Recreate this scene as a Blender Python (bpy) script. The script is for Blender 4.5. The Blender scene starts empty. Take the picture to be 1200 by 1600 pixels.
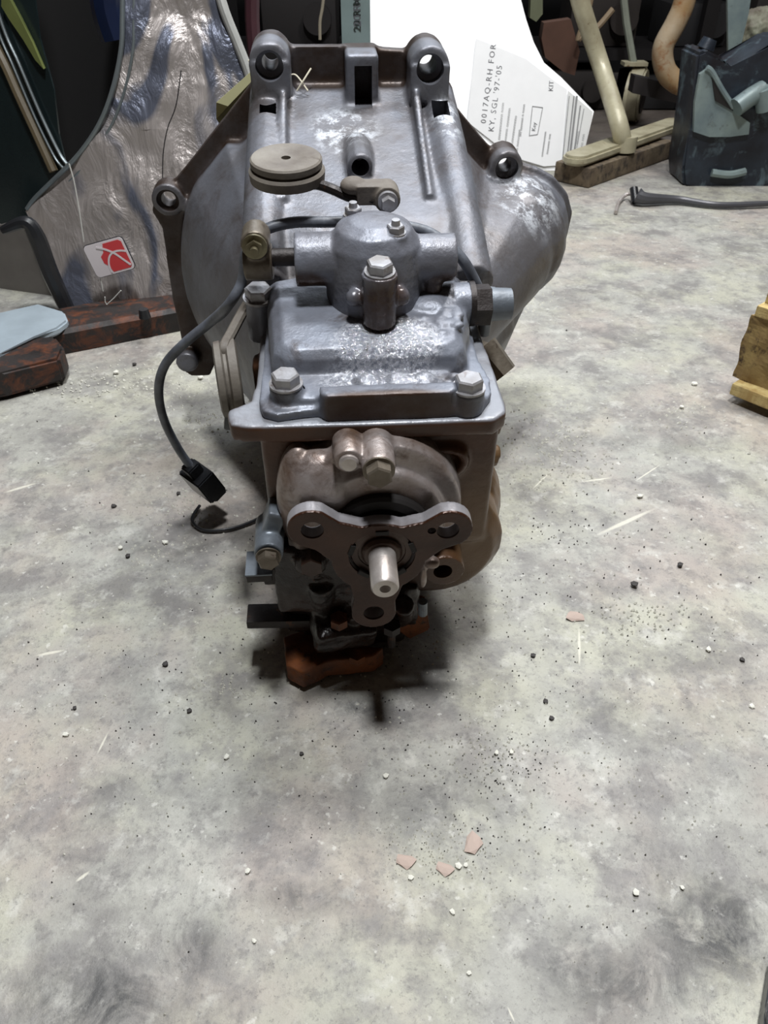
import bpy, bmesh, math, random
from mathutils import Vector, Matrix, Euler, noise
R = math.radians
sc = bpy.context.scene
col = sc.collection
# ------------------------------------------------------------------ camera
H = .52; PITCH = R(38); F = 1200.
cam = bpy.data.cameras.new('camera'); cam.sensor_fit = 'HORIZONTAL'; cam.sensor_width = 36
cam.lens = 36 * F / 1200; cam.clip_start = .01; cam.clip_end = 40
cam_ob = bpy.data.objects.new('camera', cam); col.objects.link(cam_ob)
cam_ob.location = (0, 0, H); cam_ob.rotation_euler = (R(90) - PITCH, 0, 0)
sc.camera = cam_ob
cam.dof.use_dof = True; cam.dof.focus_distance = .62; cam.dof.aperture_fstop = 32.0
# ------------------------------------------------------------------ world, lights, exposure
sc.view_settings.view_transform = 'Standard'; sc.view_settings.look = 'None'
sc.view_settings.gamma = 1; sc.view_settings.exposure = -0.1; sc.view_settings.use_curve_mapping = False
world = bpy.data.worlds.new('world'); sc.world = world; world.use_nodes = True
bg = world.node_tree.nodes['Background']; bg.inputs[0].default_value = (.6, .46, .36, 1); bg.inputs[1].default_value = .065

def area(name, loc, aim, size, power, color, sy=None):
    l = bpy.data.lights.new(name, 'AREA'); l.energy = power; l.color = color; l.size = size
    if sy: l.shape = 'RECTANGLE'; l.size_y = sy
    o = bpy.data.objects.new(name, l); col.objects.link(o); o.location = loc
    o.rotation_euler = (Vector(aim) - Vector(loc)).to_track_quat('-Z', 'Y').to_euler()
    return o
area('ceiling_lamp', (.05, .27, 2.25), (.02, .4, 0), .2, 50, (.95, .975, 1))
area('bay_window', (.3, 3.0, 2.1), (0, .6, .1), 2.4, 30, (.84, .91, 1), 1.0)
area('side_fill', (.75, 1.35, 2.2), (.4, 1.6, 0), .35, 30, (1, .98, .96))  # unseen fill light added to brighten the white fender and the bulge
area('glint_fill', (.05, 1.4, 2.3), (0, .7, 0), .3, 22, (.9, .95, 1))  # unseen light added for highlights on the cover patch and bell

# ------------------------------------------------------------------ pixel rays, for measuring only
cam_p = Vector((0, 0, H)); fv = Vector((0, math.cos(PITCH), -math.sin(PITCH))); uv_ = Vector((0, math.sin(PITCH), math.cos(PITCH)))
def ray(px, py): return fv + Vector((1, 0, 0)) * ((px - 600) / F) + uv_ * ((800 - py) / F)
def wy(px, py, Y): d = ray(px, py); return cam_p + d * (Y / d.y)
def wz(px, py, z=0): d = ray(px, py); return cam_p + d * ((z - H) / d.z)
GM = Matrix.Translation((-.00134, .4049, .165)) @ Matrix.Rotation(R(4), 4, 'Z') @ Matrix.Rotation(R(5), 4, 'X')
GI = GM.inverted(); GR = GI.to_3x3()
def gy(px, py, y): o = GI @ cam_p; d = GR @ ray(px, py); return o + d * ((y - o.y) / d.y)
def gz(px, py, z): o = GI @ cam_p; d = GR @ ray(px, py); return o + d * ((z - o.z) / d.z)
def gx(px, py, x): o = GI @ cam_p; d = GR @ ray(px, py); return o + d * ((x - o.x) / d.x)

# ------------------------------------------------------------------ materials
def srgb(r, g, b):
    f = lambda c: (c/255/12.92 if c/255 <= .04045 else ((c/255+.055)/1.055)**2.4)
    return (f(r), f(g), f(b), 1)
class NT:
    def __init__(s, name):
        s.m = bpy.data.materials.new(name); s.m.use_nodes = True; s.t = s.m.node_tree; s.n = s.t.nodes
        s.b = s.n['Principled BSDF']; s.tc = s.n.new('ShaderNodeTexCoord')
    def link(s, a, b): s.t.links.new(a, b)
    def noise(s, scale, detail=4, rough=.55, vec=None, dist=0):
        n = s.n.new('ShaderNodeTexNoise'); n.inputs['Scale'].default_value = scale; n.inputs['Detail'].default_value = detail
        n.inputs['Roughness'].default_value = rough; n.inputs['Distortion'].default_value = dist
        s.link(vec or s.tc.outputs['Object'], n.inputs['Vector']); return n.outputs['Fac']
    def ramp(s, fac, stops):
        r = s.n.new('ShaderNodeValToRGB'); e = r.color_ramp.elements
        while len(e) < len(stops): e.new(.5)
        for i, (p, c) in enumerate(stops):
            e[i].position = p; e[i].color = c if hasattr(c, '__len__') else (c, c, c, 1)
        s.link(fac, r.inputs[0]); return r.outputs[0]
    def mix(s, fac, a, b, mode='MIX'):
        m = s.n.new('ShaderNodeMix'); m.data_type = 'RGBA'; m.blend_type = mode
        for v, i in ((fac, 0), (a, 6), (b, 7)):
            if isinstance(v, (int, float)): m.inputs[i].default_value = v
            elif hasattr(v, '__len__'): m.inputs[i].default_value = v
            else: s.link(v, m.inputs[i])
        return m.outputs[2]
    def math(s, op, a, b=0.):
        m = s.n.new('ShaderNodeMath'); m.operation = op
        for v, i in ((a, 0), (b, 1)):
            if isinstance(v, (int, float)): m.inputs[i].default_value = v
            else: s.link(v, m.inputs[i])
        return m.outputs[0]
    def mapped(s, scale=(1,1,1), rot=(0,0,0), loc=(0,0,0)):
        m = s.n.new('ShaderNodeMapping'); m.inputs['Scale'].default_value = scale; m.inputs['Rotation'].default_value = rot
        m.inputs['Location'].default_value = loc; s.link(s.tc.outputs['Object'], m.inputs['Vector']); return m.outputs[0]
    def spot(s, c, rad, soft=.5, vec=None):      # 1 inside a blob, 0 outside, in object coordinates
        v = s.n.new('ShaderNodeMapping'); v.vector_type = 'POINT'
        v.inputs['Scale'].default_value = tuple(1/r for r in rad); v.inputs['Location'].default_value = tuple(-a/r for a, r in zip(c, rad))
        s.link(vec or s.tc.outputs['Object'], v.inputs['Vector'])
        d = s.n.new('ShaderNodeVectorMath'); d.operation = 'LENGTH'; s.link(v.outputs[0], d.inputs[0])
        m = s.n.new('ShaderNodeMapRange'); m.interpolation_type = 'SMOOTHSTEP'; m.inputs['From Min'].default_value = 1; m.inputs['From Max'].default_value = 1 - soft
        s.link(d.outputs['Value'], m.inputs['Value']); return m.outputs[0]
    def set(s, base=None, rough=None, metal=None, bump=None, bdist=.001, bstr=.6, **kw):
        for v, k in ((base, 'Base Color'), (rough, 'Roughness'), (metal, 'Metallic')):
            if v is None: continue
            if isinstance(v, (int, float)): s.b.inputs[k].default_value = v
            elif hasattr(v, '__len__'): s.b.inputs[k].default_value = v
            else: s.link(v, s.b.inputs[k])
        if bump is not None:
            b = s.n.new('ShaderNodeBump'); b.inputs['Distance'].default_value = bdist; b.inputs['Strength'].default_value = bstr
            s.link(bump, b.inputs['Height']); s.link(b.outputs[0], s.b.inputs['Normal'])
        for k, v in kw.items(): s.b.inputs[k.replace('_', ' ')].default_value = v
        return s.m

def metal(name, c1, c2, c3=None, scale=14, metal=.7, rough=(.35, .6), fine=220, bstr=.35, c3amt=(.6, .75)):
    """cast or forged metal: two tones in large blotches, a third (rust or grease) in patches, grainy relief"""
    t = NT(name); big = t.noise(scale, 5, .6); fin = t.noise(fine, 3, .6)
    c = t.mix(t.ramp(big, [(.35, 0.), (.65, 1.)]), c1, c2)
    if c3: c = t.mix(t.ramp(t.noise(scale * 2.3, 6, .7, dist=.5), [(c3amt[0], 0.), (c3amt[1], 1.)]), c, c3)
    c = t.mix(t.ramp(fin, [(.3, .0), (.7, .35)]), c, c1, 'MULTIPLY') if False else c
    r = t.ramp(t.noise(scale * 1.7, 4, .6), [(.3, rough[0]), (.7, rough[1])])
    return t.set(c, r, metal, t.math('ADD', fin, t.math('MULTIPLY', big, .6)), .0012, bstr)
def plain(name, c, rough=.5, metal=0., noise_amt=.25, scale=30, bstr=.2, **kw):
    t = NT(name); n = t.noise(scale, 4, .6)
    d = tuple(x * (1 - noise_amt) for x in c[:3]) + (1,)
    return t.set(t.mix(t.ramp(n, [(.3, 0.), (.7, 1.)]), c, d), rough, metal, t.noise(scale * 6, 3), .0008, bstr, **kw)

M = {}
# bell housing: dull grey aluminium, pale highlights painted on ridge, roof and bulge, brown film in patches
t = NT('bell aluminium')
big = t.noise(9, 5, .6); fin = t.noise(260, 3, .6)
c = t.mix(t.ramp(big, [(.35, 0.), (.65, 1.)]), srgb(120, 123, 132), srgb(102, 100, 102))
c = t.mix(t.math('MULTIPLY', t.ramp(t.noise(22, 6, .7, dist=.4), [(.5, 0.), (.72, 1.)]), .7), c, srgb(72, 60, 52))
plate = t.n.new('ShaderNodeSeparateXYZ'); t.link(t.tc.outputs['Object'], plate.inputs[0])
pl = t.ramp(plate.outputs['Y'], [(.436, 0.), (.441, 1.)]); pl = t.math('MULTIPLY', pl, t.ramp(plate.outputs['Y'], [(.4575, 1.), (.4605, 0.)])); pl = t.math('MULTIPLY', pl, t.ramp(plate.outputs['X'], [(.17, 1.), (.195, .15)]))
c = t.mix(t.math('MULTIPLY', pl, t.ramp(t.noise(30, 5, .6), [(.3, .7), (.6, 1.)])), c, srgb(56, 43, 35))  # shade painted brown onto the near side of the flange plate
shine_n = t.ramp(t.noise(70, 6, .75, vec=t.mapped((1, 1, .6))), [(.48, 0.), (.6, 1.)])
shine_m = t.math('MAXIMUM', t.math('MAXIMUM', t.spot((.175, .41, .085), (.05, .08, .04), .7), t.spot((-.01, .37, .17), (.04, .05, .03), .7)), t.spot((.085, .38, .17), (.02, .05, .03), .7))
c = t.mix(t.math('MULTIPLY', t.math('MULTIPLY', shine_m, shine_n), .8), c, srgb(214, 218, 224))
M['bell'] = t.set(c, t.ramp(t.noise(16, 4), [(.3, .36), (.7, .54)]), .4, t.math('ADD', fin, t.math('MULTIPLY', big, .7)), .0012, .3)
# gear case: brown oily film over grey metal
M['case_plain'] = metal('oily gear case', srgb(92, 76, 62), srgb(66, 52, 42), srgb(108, 104, 104), 12, .35, (.3, .48), 200, .3, (.55, .8))
# the same casting, its deck top painted lighter grey as if lit from above
t = NT('gear case'); big = t.noise(12, 5, .6); fin = t.noise(200, 3, .6)
c = t.mix(t.ramp(big, [(.35, 0.), (.65, 1.)]), srgb(78, 48, 28), srgb(50, 31, 19))
c = t.mix(t.math('MULTIPLY', t.spot((.08, .12, -.03), (.07, .14, .11), .5), .5), c, srgb(122, 98, 68))
xyz = t.n.new('ShaderNodeSeparateXYZ'); t.link(t.tc.outputs['Object'], xyz.inputs[0])
c = t.mix(t.math('MULTIPLY', t.ramp(t.math('MULTIPLY', xyz.outputs['Z'], 5.), [(.425, 0.), (.432, 1.)]), t.ramp(t.noise(50, 5), [(.2, .6), (.45, 1.)])), c, srgb(136, 138, 144))
M['case'] = t.set(c, t.ramp(t.noise(20, 4), [(.3, .3), (.7, .5)]), .2, t.math('ADD', fin, t.math('MULTIPLY', big, .6)), .0012, .3)
# cover: grey with wet oil patch in the middle
t = NT('shift cover')
big = t.noise(18, 5, .6); fin = t.noise(240, 3, .6); grit = t.noise(330, 5, .75)
wet = t.math('MAXIMUM', t.math('MULTIPLY', t.spot((.009, .092, .116), (.043, .036, .03), .3), 1.), t.spot((.004, .07, .1), (.05, .022, .022), .5))
c = t.mix(t.ramp(big, [(.35, 0.), (.68, 1.)]), srgb(124, 129, 140), srgb(102, 103, 110))
c = t.mix(t.math('MULTIPLY', t.ramp(t.noise(34, 6, .7, dist=.6), [(.55, 0.), (.72, 1.)]), .75), c, srgb(58, 44, 36))
ro = t.mix(wet, t.ramp(t.noise(26, 4), [(.3, .36), (.7, .55)]), (.13, .13, .13, 1))
hgt = t.math('ADD', t.math('MULTIPLY', fin, .5), t.math('MULTIPLY', wet, t.math('MULTIPLY', grit, 1.6)))
film = t.spot((.006, .034, .094), (.072, .0155, .03), .3); c = t.mix(t.math('MULTIPLY', film, t.ramp(t.noise(40, 5, .6), [(.2, .75), (.6, 1.)])), c, srgb(58, 38, 25))  # brown shade painted onto the front face of the raised pad
glint = t.math('MULTIPLY', wet, t.ramp(grit, [(.44, 0.), (.56, 1.)]))
c = t.mix(glint, c, srgb(206, 208, 214))  # pale glints painted into the wet patch
M['cover'] = t.set(c, ro, t.math('MAXIMUM', .25, t.math('MULTIPLY', glint, .85)), hgt, .0014, .55)
t = NT('turret casting'); big = t.noise(20, 5, .6); fin = t.noise(240, 3, .6)
c = t.mix(t.ramp(big, [(.35, 0.), (.65, 1.)]), srgb(124, 127, 137), srgb(102, 101, 106))
oil = t.math('MAXIMUM', t.spot((.008, .108, .132), (.026, .03, .038), .5), t.math('MAXIMUM', t.spot((-.045, .13, .136), (.02, .04, .014), .4), t.spot((.055, .13, .13), (.022, .04, .016), .4)))  # oil round the plug; shade painted under both side bosses
c = t.mix(t.math('MULTIPLY', oil, t.ramp(t.noise(46, 5, .65), [(.25, .5), (.6, 1.)])), c, srgb(66, 46, 32))
M['turret'] = t.set(c, t.mix(oil, t.ramp(t.noise(30, 4), [(.3, .34), (.7, .5)]), (.2, .2, .2, 1)), .25, t.math('ADD', fin, t.math('MULTIPLY', big, .6)), .0012, .4)
M['retainer'] = metal('tail casting', srgb(166, 158, 156), srgb(110, 88, 72), srgb(78, 56, 42), 24, .4, (.28, .45), 240, .3, (.5, .75))
M['hub'] = metal('brown oily hub', srgb(72, 50, 38), srgb(52, 36, 28), srgb(88, 74, 66), 22, .2, (.3, .5), 260, .25, (.58, .8))
# flange: machined grey edge, shade painted brown over its front face only
t = NT('forged flange'); big = t.noise(24, 5, .6); fin = t.noise(260, 3, .6)
c = t.mix(t.ramp(big, [(.35, 0.), (.65, 1.)]), srgb(158, 156, 160), srgb(126, 120, 120))
xyz = t.n.new('ShaderNodeSeparateXYZ'); t.link(t.tc.outputs['Object'], xyz.inputs[0])
c = t.mix(t.ramp(t.math('ADD', t.math('MULTIPLY', xyz.outputs['Y'], 100.), .3), [(.44, 1.), (.52, 0.)]), c, t.mix(t.ramp(t.noise(34, 5), [(.35, 0.), (.7, 1.)]), srgb(66, 39, 24), srgb(46, 27, 17)))
M['flange'] = t.set(c, t.ramp(t.noise(40, 4), [(.3, .3), (.7, .5)]), .3, t.math('ADD', fin, t.math('MULTIPLY', big, .6)), .001, .25)
M['shaft'] = metal('worn shaft steel', srgb(196, 190, 186), srgb(166, 156, 150), srgb(120, 100, 84), 40, .5, (.3, .45), 300, .12, (.62, .8))
M['bolt'] = metal('bolt steel', srgb(170, 170, 174), srgb(134, 130, 128), srgb(96, 72, 54), 50, .45, (.28, .45), 300, .15, (.55, .75))
M['grease'] = metal('black grease', srgb(44, 31, 25), srgb(26, 19, 16), srgb(84, 44, 22), 30, .1, (.22, .5), 160, .8, (.58, .72))
M['rust'] = metal('orange rust', srgb(120, 64, 20), srgb(74, 40, 18), srgb(30, 20, 15), 35, .0, (.6, .85), 200, .7, (.55, .7))
M['dark'] = plain('dark bore', srgb(22, 17, 15), .7)
M['blacksteel'] = metal('dark lower bracket', srgb(50, 44, 42), srgb(34, 28, 26), srgb(96, 60, 36), 30, .4, (.35, .6), 200, .4, (.6, .75))
M['bluesteel'] = metal('blue grey steel', srgb(118, 126, 134), srgb(88, 92, 98), srgb(56, 42, 32), 30, .3, (.35, .55), 200, .3, (.6, .8))
M['rubber'] = metal('aged rubber', srgb(126, 120, 110), srgb(98, 90, 82), srgb(66, 52, 42), 24, .0, (.5, .75), 200, .3)
M['tan'] = metal('tan zinc', srgb(118, 110, 98), srgb(88, 78, 66), srgb(56, 42, 32), 34, .5, (.35, .5), 260, .2)
M['cable'] = metal('cable sheath', srgb(98, 102, 110), srgb(70, 72, 78), None, 60, .0, (.35, .5), 300, .15)
M['plug'] = plain('black plastic', srgb(34, 35, 38), .3, 0, .3, 60)
M['brass'] = metal('dull brass', srgb(132, 126, 102), srgb(98, 90, 70), None, 50, .7, (.35, .5), 260, .2)

# ------------------------------------------------------------------ mesh helpers
def new(): return bmesh.new()
def frame(a, b):
    a, b = Vector(a), Vector(b); d = b - a
    return Matrix.Translation(a) @ d.to_track_quat('Z', 'Y').to_matrix().to_4x4(), d.length
def cyl(bm, a, b, r0, r1=None, seg=28, spin=0.):
    m, L = frame(a, b)
    bmesh.ops.create_cone(bm, cap_ends=True, segments=seg, radius1=r0, radius2=r0 if r1 is None else r1, depth=L,
                          matrix=m @ Matrix.Rotation(spin, 4, 'Z') @ Matrix.Translation((0, 0, L / 2)))
def lathe(bm, a, b, prof, seg=36):                # prof: (distance along a->b, radius)
    m, L = frame(a, b); rings = []
    for z, r in prof:
        if r < 1e-6: rings.append([bm.verts.new(m @ Vector((0, 0, z)))])
        else: rings.append([bm.verts.new(m @ Vector((r * math.cos(2 * math.pi * i / seg), r * math.sin(2 * math.pi * i / seg), z))) for i in range(seg)])
    for p, q in zip(rings, rings[1:]):
        for i in range(seg):
            j = (i + 1) % seg
            if len(p) == 1 and len(q) == 1: continue
            if len(p) == 1: bm.faces.new((p[0], q[i], q[j]))
            elif len(q) == 1: bm.faces.new((p[i], p[j], q[0]))
            else: bm.faces.new((p[i], p[j], q[j], q[i]))
    if len(rings[0]) > 1: bm.faces.new(rings[0])
    if len(rings[-1]) > 1: bm.faces.new(rings[-1])
def box(bm, c, s, rot=(0, 0, 0), bev=0):
    r = bmesh.ops.create_cube(bm, size=1, matrix=Matrix.Translation(c) @ Euler(rot).to_matrix().to_4x4() @ Matrix.Diagonal((*s, 1)))
    if bev:
        es = list({e for v in r['verts'] for e in v.link_edges})
        bmesh.ops.bevel(bm, geom=es, offset=bev, segments=2, affect='EDGES', profile=.7)
def sph(bm, c, r, seg=24):
    s = (r, r, r) if isinstance(r, (int, float)) else r
    bmesh.ops.create_uvsphere(bm, u_segments=seg, v_segments=seg // 2, radius=1, matrix=Matrix.Translation(c) @ Matrix.Diagonal((*s, 1)))
def prism(bm, pts, axis, a, b):                   # outline in the two other axes, extruded from a to b
    def P(p, v):
        return {'y': (p[0], v, p[1]), 'z': (p[0], p[1], v), 'x': (v, p[0], p[1])}[axis]
    A = [bm.verts.new(P(p, a)) for p in pts]; B = [bm.verts.new(P(p, b)) for p in pts]
    n = len(pts)
    bm.faces.new(A); bm.faces.new(B)
    for i in range(n): bm.faces.new((A[i], A[(i + 1) % n], B[(i + 1) % n], B[i]))
def slab(bm, pts3, off):                          # any planar outline given in 3d, thickened by a vector
    off = Vector(off); A = [bm.verts.new(p) for p in pts3]; B = [bm.verts.new(Vector(p) + off) for p in pts3]; n = len(A)
    bm.faces.new(A); bm.faces.new(B)
    for i in range(n): bm.faces.new((A[i], A[(i + 1) % n], B[(i + 1) % n], B[i]))
def spline(pts, n=8, closed=False):               # Catmull-Rom
    P = [Vector(p) for p in pts]; out = []; N = len(P)
    for i in range(N if closed else N - 1):
        g = (lambda k: P[k % N]) if closed else (lambda k: P[max(0, min(N - 1, k))])
        a, b, c, d = g(i - 1), g(i), g(i + 1), g(i + 2)
        for k in range(n):
            t = k / n
            out.append(.5 * ((2 * b) + (c - a) * t + (2 * a - 5 * b + 4 * c - d) * t * t + (3 * b - a - 3 * c + d) * t ** 3))
    if not closed: out.append(P[-1])
    return out
def tube(bm, pts, r, seg=12, n=8, radii=None):
    P = spline(pts, n); rings = []; up = Vector((0, 0, 1)); N = len(P)
    prev = None
    for i, p in enumerate(P):
        t = (P[min(i + 1, N - 1)] - P[max(i - 1, 0)]).normalized()
        if prev is None: s = t.cross(up if abs(t.z) < .9 else Vector((1, 0, 0))).normalized()
        else: s = (prev - t * prev.dot(t)).normalized()
        prev = s; u = t.cross(s)
        rr = r if radii is None else radii[min(int(i / n), len(radii) - 1)] * (1 - (i % n) / n) + radii[min(int(i / n) + 1, len(radii) - 1)] * ((i % n) / n)
        rings.append([bm.verts.new(p + (s * math.cos(2 * math.pi * k / seg) + u * math.sin(2 * math.pi * k / seg)) * rr) for k in range(seg)])
    for a, b in zip(rings, rings[1:]):
        for k in range(seg): bm.faces.new((a[k], a[(k + 1) % seg], b[(k + 1) % seg], b[k]))
    bm.faces.new(rings[0]); bm.faces.new(rings[-1])
def mesh_of(bm, name):
    bmesh.ops.recalc_face_normals(bm, faces=bm.faces); me = bpy.data.meshes.new(name); bm.to_mesh(me); bm.free(); return me
def finish(me, smooth, angle=35):
    for p in me.polygons: p.use_smooth = bool(smooth)
    if smooth and angle:
        try: me.set_sharp_from_angle(angle=R(angle))
        except Exception: pass
def obj(name, bm, mat, parent=None, smooth=True, label=None, cat=None, group=None, kind=None, angle=35):
    me = mesh_of(bm, name); finish(me, smooth, angle); me.materials.append(mat)
    o = bpy.data.objects.new(name, me); col.objects.link(o)
    if parent: o.parent = parent
    return tag(o, label, cat, group, kind)
def tag(o, label=None, cat=None, group=None, kind=None):
    if label: o['label'] = label
    if cat: o['category'] = cat
    if group: o['group'] = group
    if kind: o['kind'] = kind
    return o
def empty(name, loc=(0, 0, 0), label=None, cat=None, group=None, m=None):
    o = bpy.data.objects.new(name, None); col.objects.link(o); o.empty_display_size = .02
    if m is not None: o.matrix_world = m
    else: o.location = loc
    return tag(o, label, cat, group)
def cast(name, bm, mat, parent, voxel=.0022, smooth=5, cuts=None, rough=0., **kw):
    """weld overlapping solids into one casting with filleted joints, then cut holes with the bmesh in cuts"""
    me = mesh_of(bm, name); o = bpy.data.objects.new(name, me); col.objects.link(o)
    m = o.modifiers.new('r', 'REMESH'); m.mode = 'VOXEL'; m.voxel_size = voxel; m.adaptivity = 0
    m = o.modifiers.new('s', 'SMOOTH'); m.factor = .5; m.iterations = smooth
    c = None
    if cuts is not None:
        cm = mesh_of(cuts, 'cut'); c = bpy.data.objects.new('cut', cm); col.objects.link(c)
        b = o.modifiers.new('b', 'BOOLEAN'); b.operation = 'DIFFERENCE'; b.object = c
        try: b.solver = 'MANIFOLD'
        except Exception: b.solver = 'EXACT'
    dg = bpy.context.evaluated_depsgraph_get(); dg.update()
    nm = bpy.data.meshes.new_from_object(o.evaluated_get(dg))
    bpy.data.objects.remove(o)
    if c: bpy.data.objects.remove(c)
    if rough:
        ns = [v.normal.copy() for v in nm.vertices]; cs = [v.co.copy() for v in nm.vertices]; flat_ = []
        for c_, n_ in zip(cs, ns): flat_.extend(c_ + n_ * (rough * (noise.noise(c_ * 60) + .5 * noise.noise(c_ * 150))))
        nm.vertices.foreach_set('co', flat_); nm.update()
    nm.materials.clear(); nm.materials.append(mat); finish(nm, True, 50 if cuts else 0); nm.name = name
    o = bpy.data.objects.new(name, nm); col.objects.link(o); o.parent = parent
    return tag(o, kw.get('label'), kw.get('cat'))
def hexbolt(name, p, axis, af, h, parent, mat=None, washer=0., spin=0., shank=0., stub=0., label=None):
    """hexagon head with chamfered crown, standing on p along axis"""
    bm = new(); p = Vector(p); ax = Vector(axis).normalized(); r = af / math.sqrt(3)
    if shank: cyl(bm, p - ax * shank, p, af * .33)
    if washer: cyl(bm, p, p + ax * washer, af * .68); p = p + ax * washer
    cyl(bm, p, p + ax * h * .86, r, seg=6, spin=spin)
    cyl(bm, p + ax * h * .86, p + ax * h, r, r * .86, 6, spin)
    if stub: cyl(bm, p + ax * h, p + ax * (h + stub), af * .3, af * .26)
    return obj(name, bm, mat or M['bolt'], parent, smooth=True, angle=20, label=label)

# ================================================================== THE SETTING
def streak(t, a, b, wid):                      # a scratch from a to b on the floor
    d = b - a; ang = math.atan2(d.y, d.x); c = (a + b) / 2; rc_ = Matrix.Rotation(-ang, 3, 'Z') @ c
    m = t.mapped((1, 1, 1), (0, 0, -ang), (-rc_.x, -rc_.y, 0))
    return t.spot((0, 0, 0), (d.length / 2, wid, 1), .6, m)
# floor: stained concrete
t = NT('workshop concrete')
n2 = t.noise(9, 8, .7); n3 = t.noise(60, 7, .75); n4 = t.noise(330, 4, .75)
c = t.mix(t.ramp(n2, [(.34, 0.), (.66, 1.)]), srgb(148, 146, 139), srgb(178, 177, 168))
c = t.mix(t.math('MULTIPLY', t.ramp(t.noise(6.5, 4, .6, vec=t.mapped(loc=(3, 1, 0))), [(.46, 0.), (.6, 1.)]), .5), c, srgb(184, 182, 160))
c = t.mix(t.math('MULTIPLY', t.ramp(t.noise(5, 5, .6, vec=t.mapped(loc=(7, 5, 0))), [(.48, 0.), (.62, 1.)]), .5), c, srgb(168, 152, 144))
c = t.mix(t.math('MULTIPLY', t.ramp(t.noise(12, 7, .7, vec=t.mapped(loc=(1, 9, 0)), dist=.15), [(.48, 0.), (.62, 1.)]), .7), c, srgb(108, 104, 103))
c = t.mix(t.math('MULTIPLY', t.ramp(t.noise(27, 8, .72, vec=t.mapped(loc=(2, 3, 0))), [(.5, 0.), (.62, 1.)]), .5), c, srgb(132, 129, 127))
c = t.mix(t.math('MULTIPLY', t.ramp(t.noise(34, 8, .7, vec=t.mapped(loc=(6, 3, 0))), [(.55, 0.), (.66, 1.)]), .5), c, srgb(200, 198, 190))
c = t.mix(t.math('MULTIPLY', t.ramp(n3, [(.54, 0.), (.64, 1.)]), .5), c, srgb(108, 105, 103))
c = t.mix(t.math('MULTIPLY', t.ramp(n4, [(.56, 0.), (.7, 1.)]), .6), c, srgb(96, 94, 92))
c = t.mix(t.math('MULTIPLY', t.ramp(t.noise(90, 5, .6, vec=t.mapped(loc=(4, 4, 0))), [(.64, 0.), (.69, 1.)]), .5), c, srgb(216, 214, 206))
spots = [((1120, 1450), (.06, .034), 1.), ((1000, 1540), (.05, .02), .8), ((150, 1560), (.06, .026), 1.), ((300, 1480), (.03, .02), .7), ((690, 1270), (.06, .04), .6), ((560, 1105), (.022, .010), .85),
         ((890, 1500), (.03, .022), .7), ((700, 1090), (.035, .018), .5), ((240, 690), (.09, .05), .45), ((260, 860), (.06, .03), .5),
         ((880, 690), (.09, .03), .45), ((1050, 690), (.12, .03), .4), ((420, 1240), (.03, .02), .2), ((900, 470), (.06, .05), .35),
         ((640, 1110), (.02, .05), .4), ((470, 1400), (.04, .012), .6), ((600, 980), (.12, .08), .35), ((350, 820), (.05, .04), .5),
         ((930, 1120), (.07, .03), .35), ((1100, 520), (.1, .06), .2), ((300, 1120), (.06, .02), .3)]
gate = t.ramp(t.noise(26, 7, .72, dist=.7), [(.36, 0.), (.58, 1.)])
for p, rr, a in spots:
    w = wz(*p)
    c = t.mix(t.math('MULTIPLY', t.math('MULTIPLY', t.spot((w.x, w.y, 0), (rr[0] * 1.3, rr[1] * 1.5, 1), .9), gate), a), c, srgb(70, 69, 68))
for x0, y0, x1, y1, wd_ in [(925, 838, 1030, 790, .0035), (905, 752, 960, 744, .0015), (905, 975, 906, 1045, .0016), (830, 765, 862, 734, .0013), (50, 1024, 105, 1014, .0022), (0, 770, 62, 752, .003), (115, 1378, 142, 1358, .0016), (792, 1570, 806, 1600, .0008), (990, 752, 1036, 722, .0013), (170, 1140, 150, 1180, .0012)]:
    c = t.mix(t.math('MULTIPLY', streak(t, wz(x0, y0), wz(x1, y1), wd_), .65), c, srgb(222, 218, 202))
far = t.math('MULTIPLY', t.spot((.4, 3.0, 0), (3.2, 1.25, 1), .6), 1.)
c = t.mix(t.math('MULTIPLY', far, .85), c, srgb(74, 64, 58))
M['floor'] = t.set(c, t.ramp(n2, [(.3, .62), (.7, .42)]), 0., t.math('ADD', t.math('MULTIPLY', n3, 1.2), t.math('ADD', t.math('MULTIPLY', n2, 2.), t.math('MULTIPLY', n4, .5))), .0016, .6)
bm = new()
bmesh.ops.create_grid(bm, x_segments=60, y_segments=80, size=1, matrix=Matrix.Translation((0, 1.2, 0)) @ Matrix.Diagonal((2.6, 2.4, 1, 1)))
bm.verts.ensure_lookup_table()
for v in bm.verts: v.co.z = -.0012 + .0012 * noise.noise(v.co * 6)
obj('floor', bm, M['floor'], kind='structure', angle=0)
M['wall'] = plain('unlit black wall', srgb(14, 11, 11), .8, 0, .5, 5)  # wall colour near black, standing in for the unlit background
bm = new(); box(bm, (0, 3.65, .9), (5.2, .1, 1.8)); obj('wall_back', bm, M['wall'], kind='structure', smooth=False)

# ================================================================== THE TRANSMISSION
G = empty('transmission', m=GM, label='greasy grey manual truck transmission with bell housing, centre of the floor', cat='transmission')
AX = (0, -1, 0)
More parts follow.
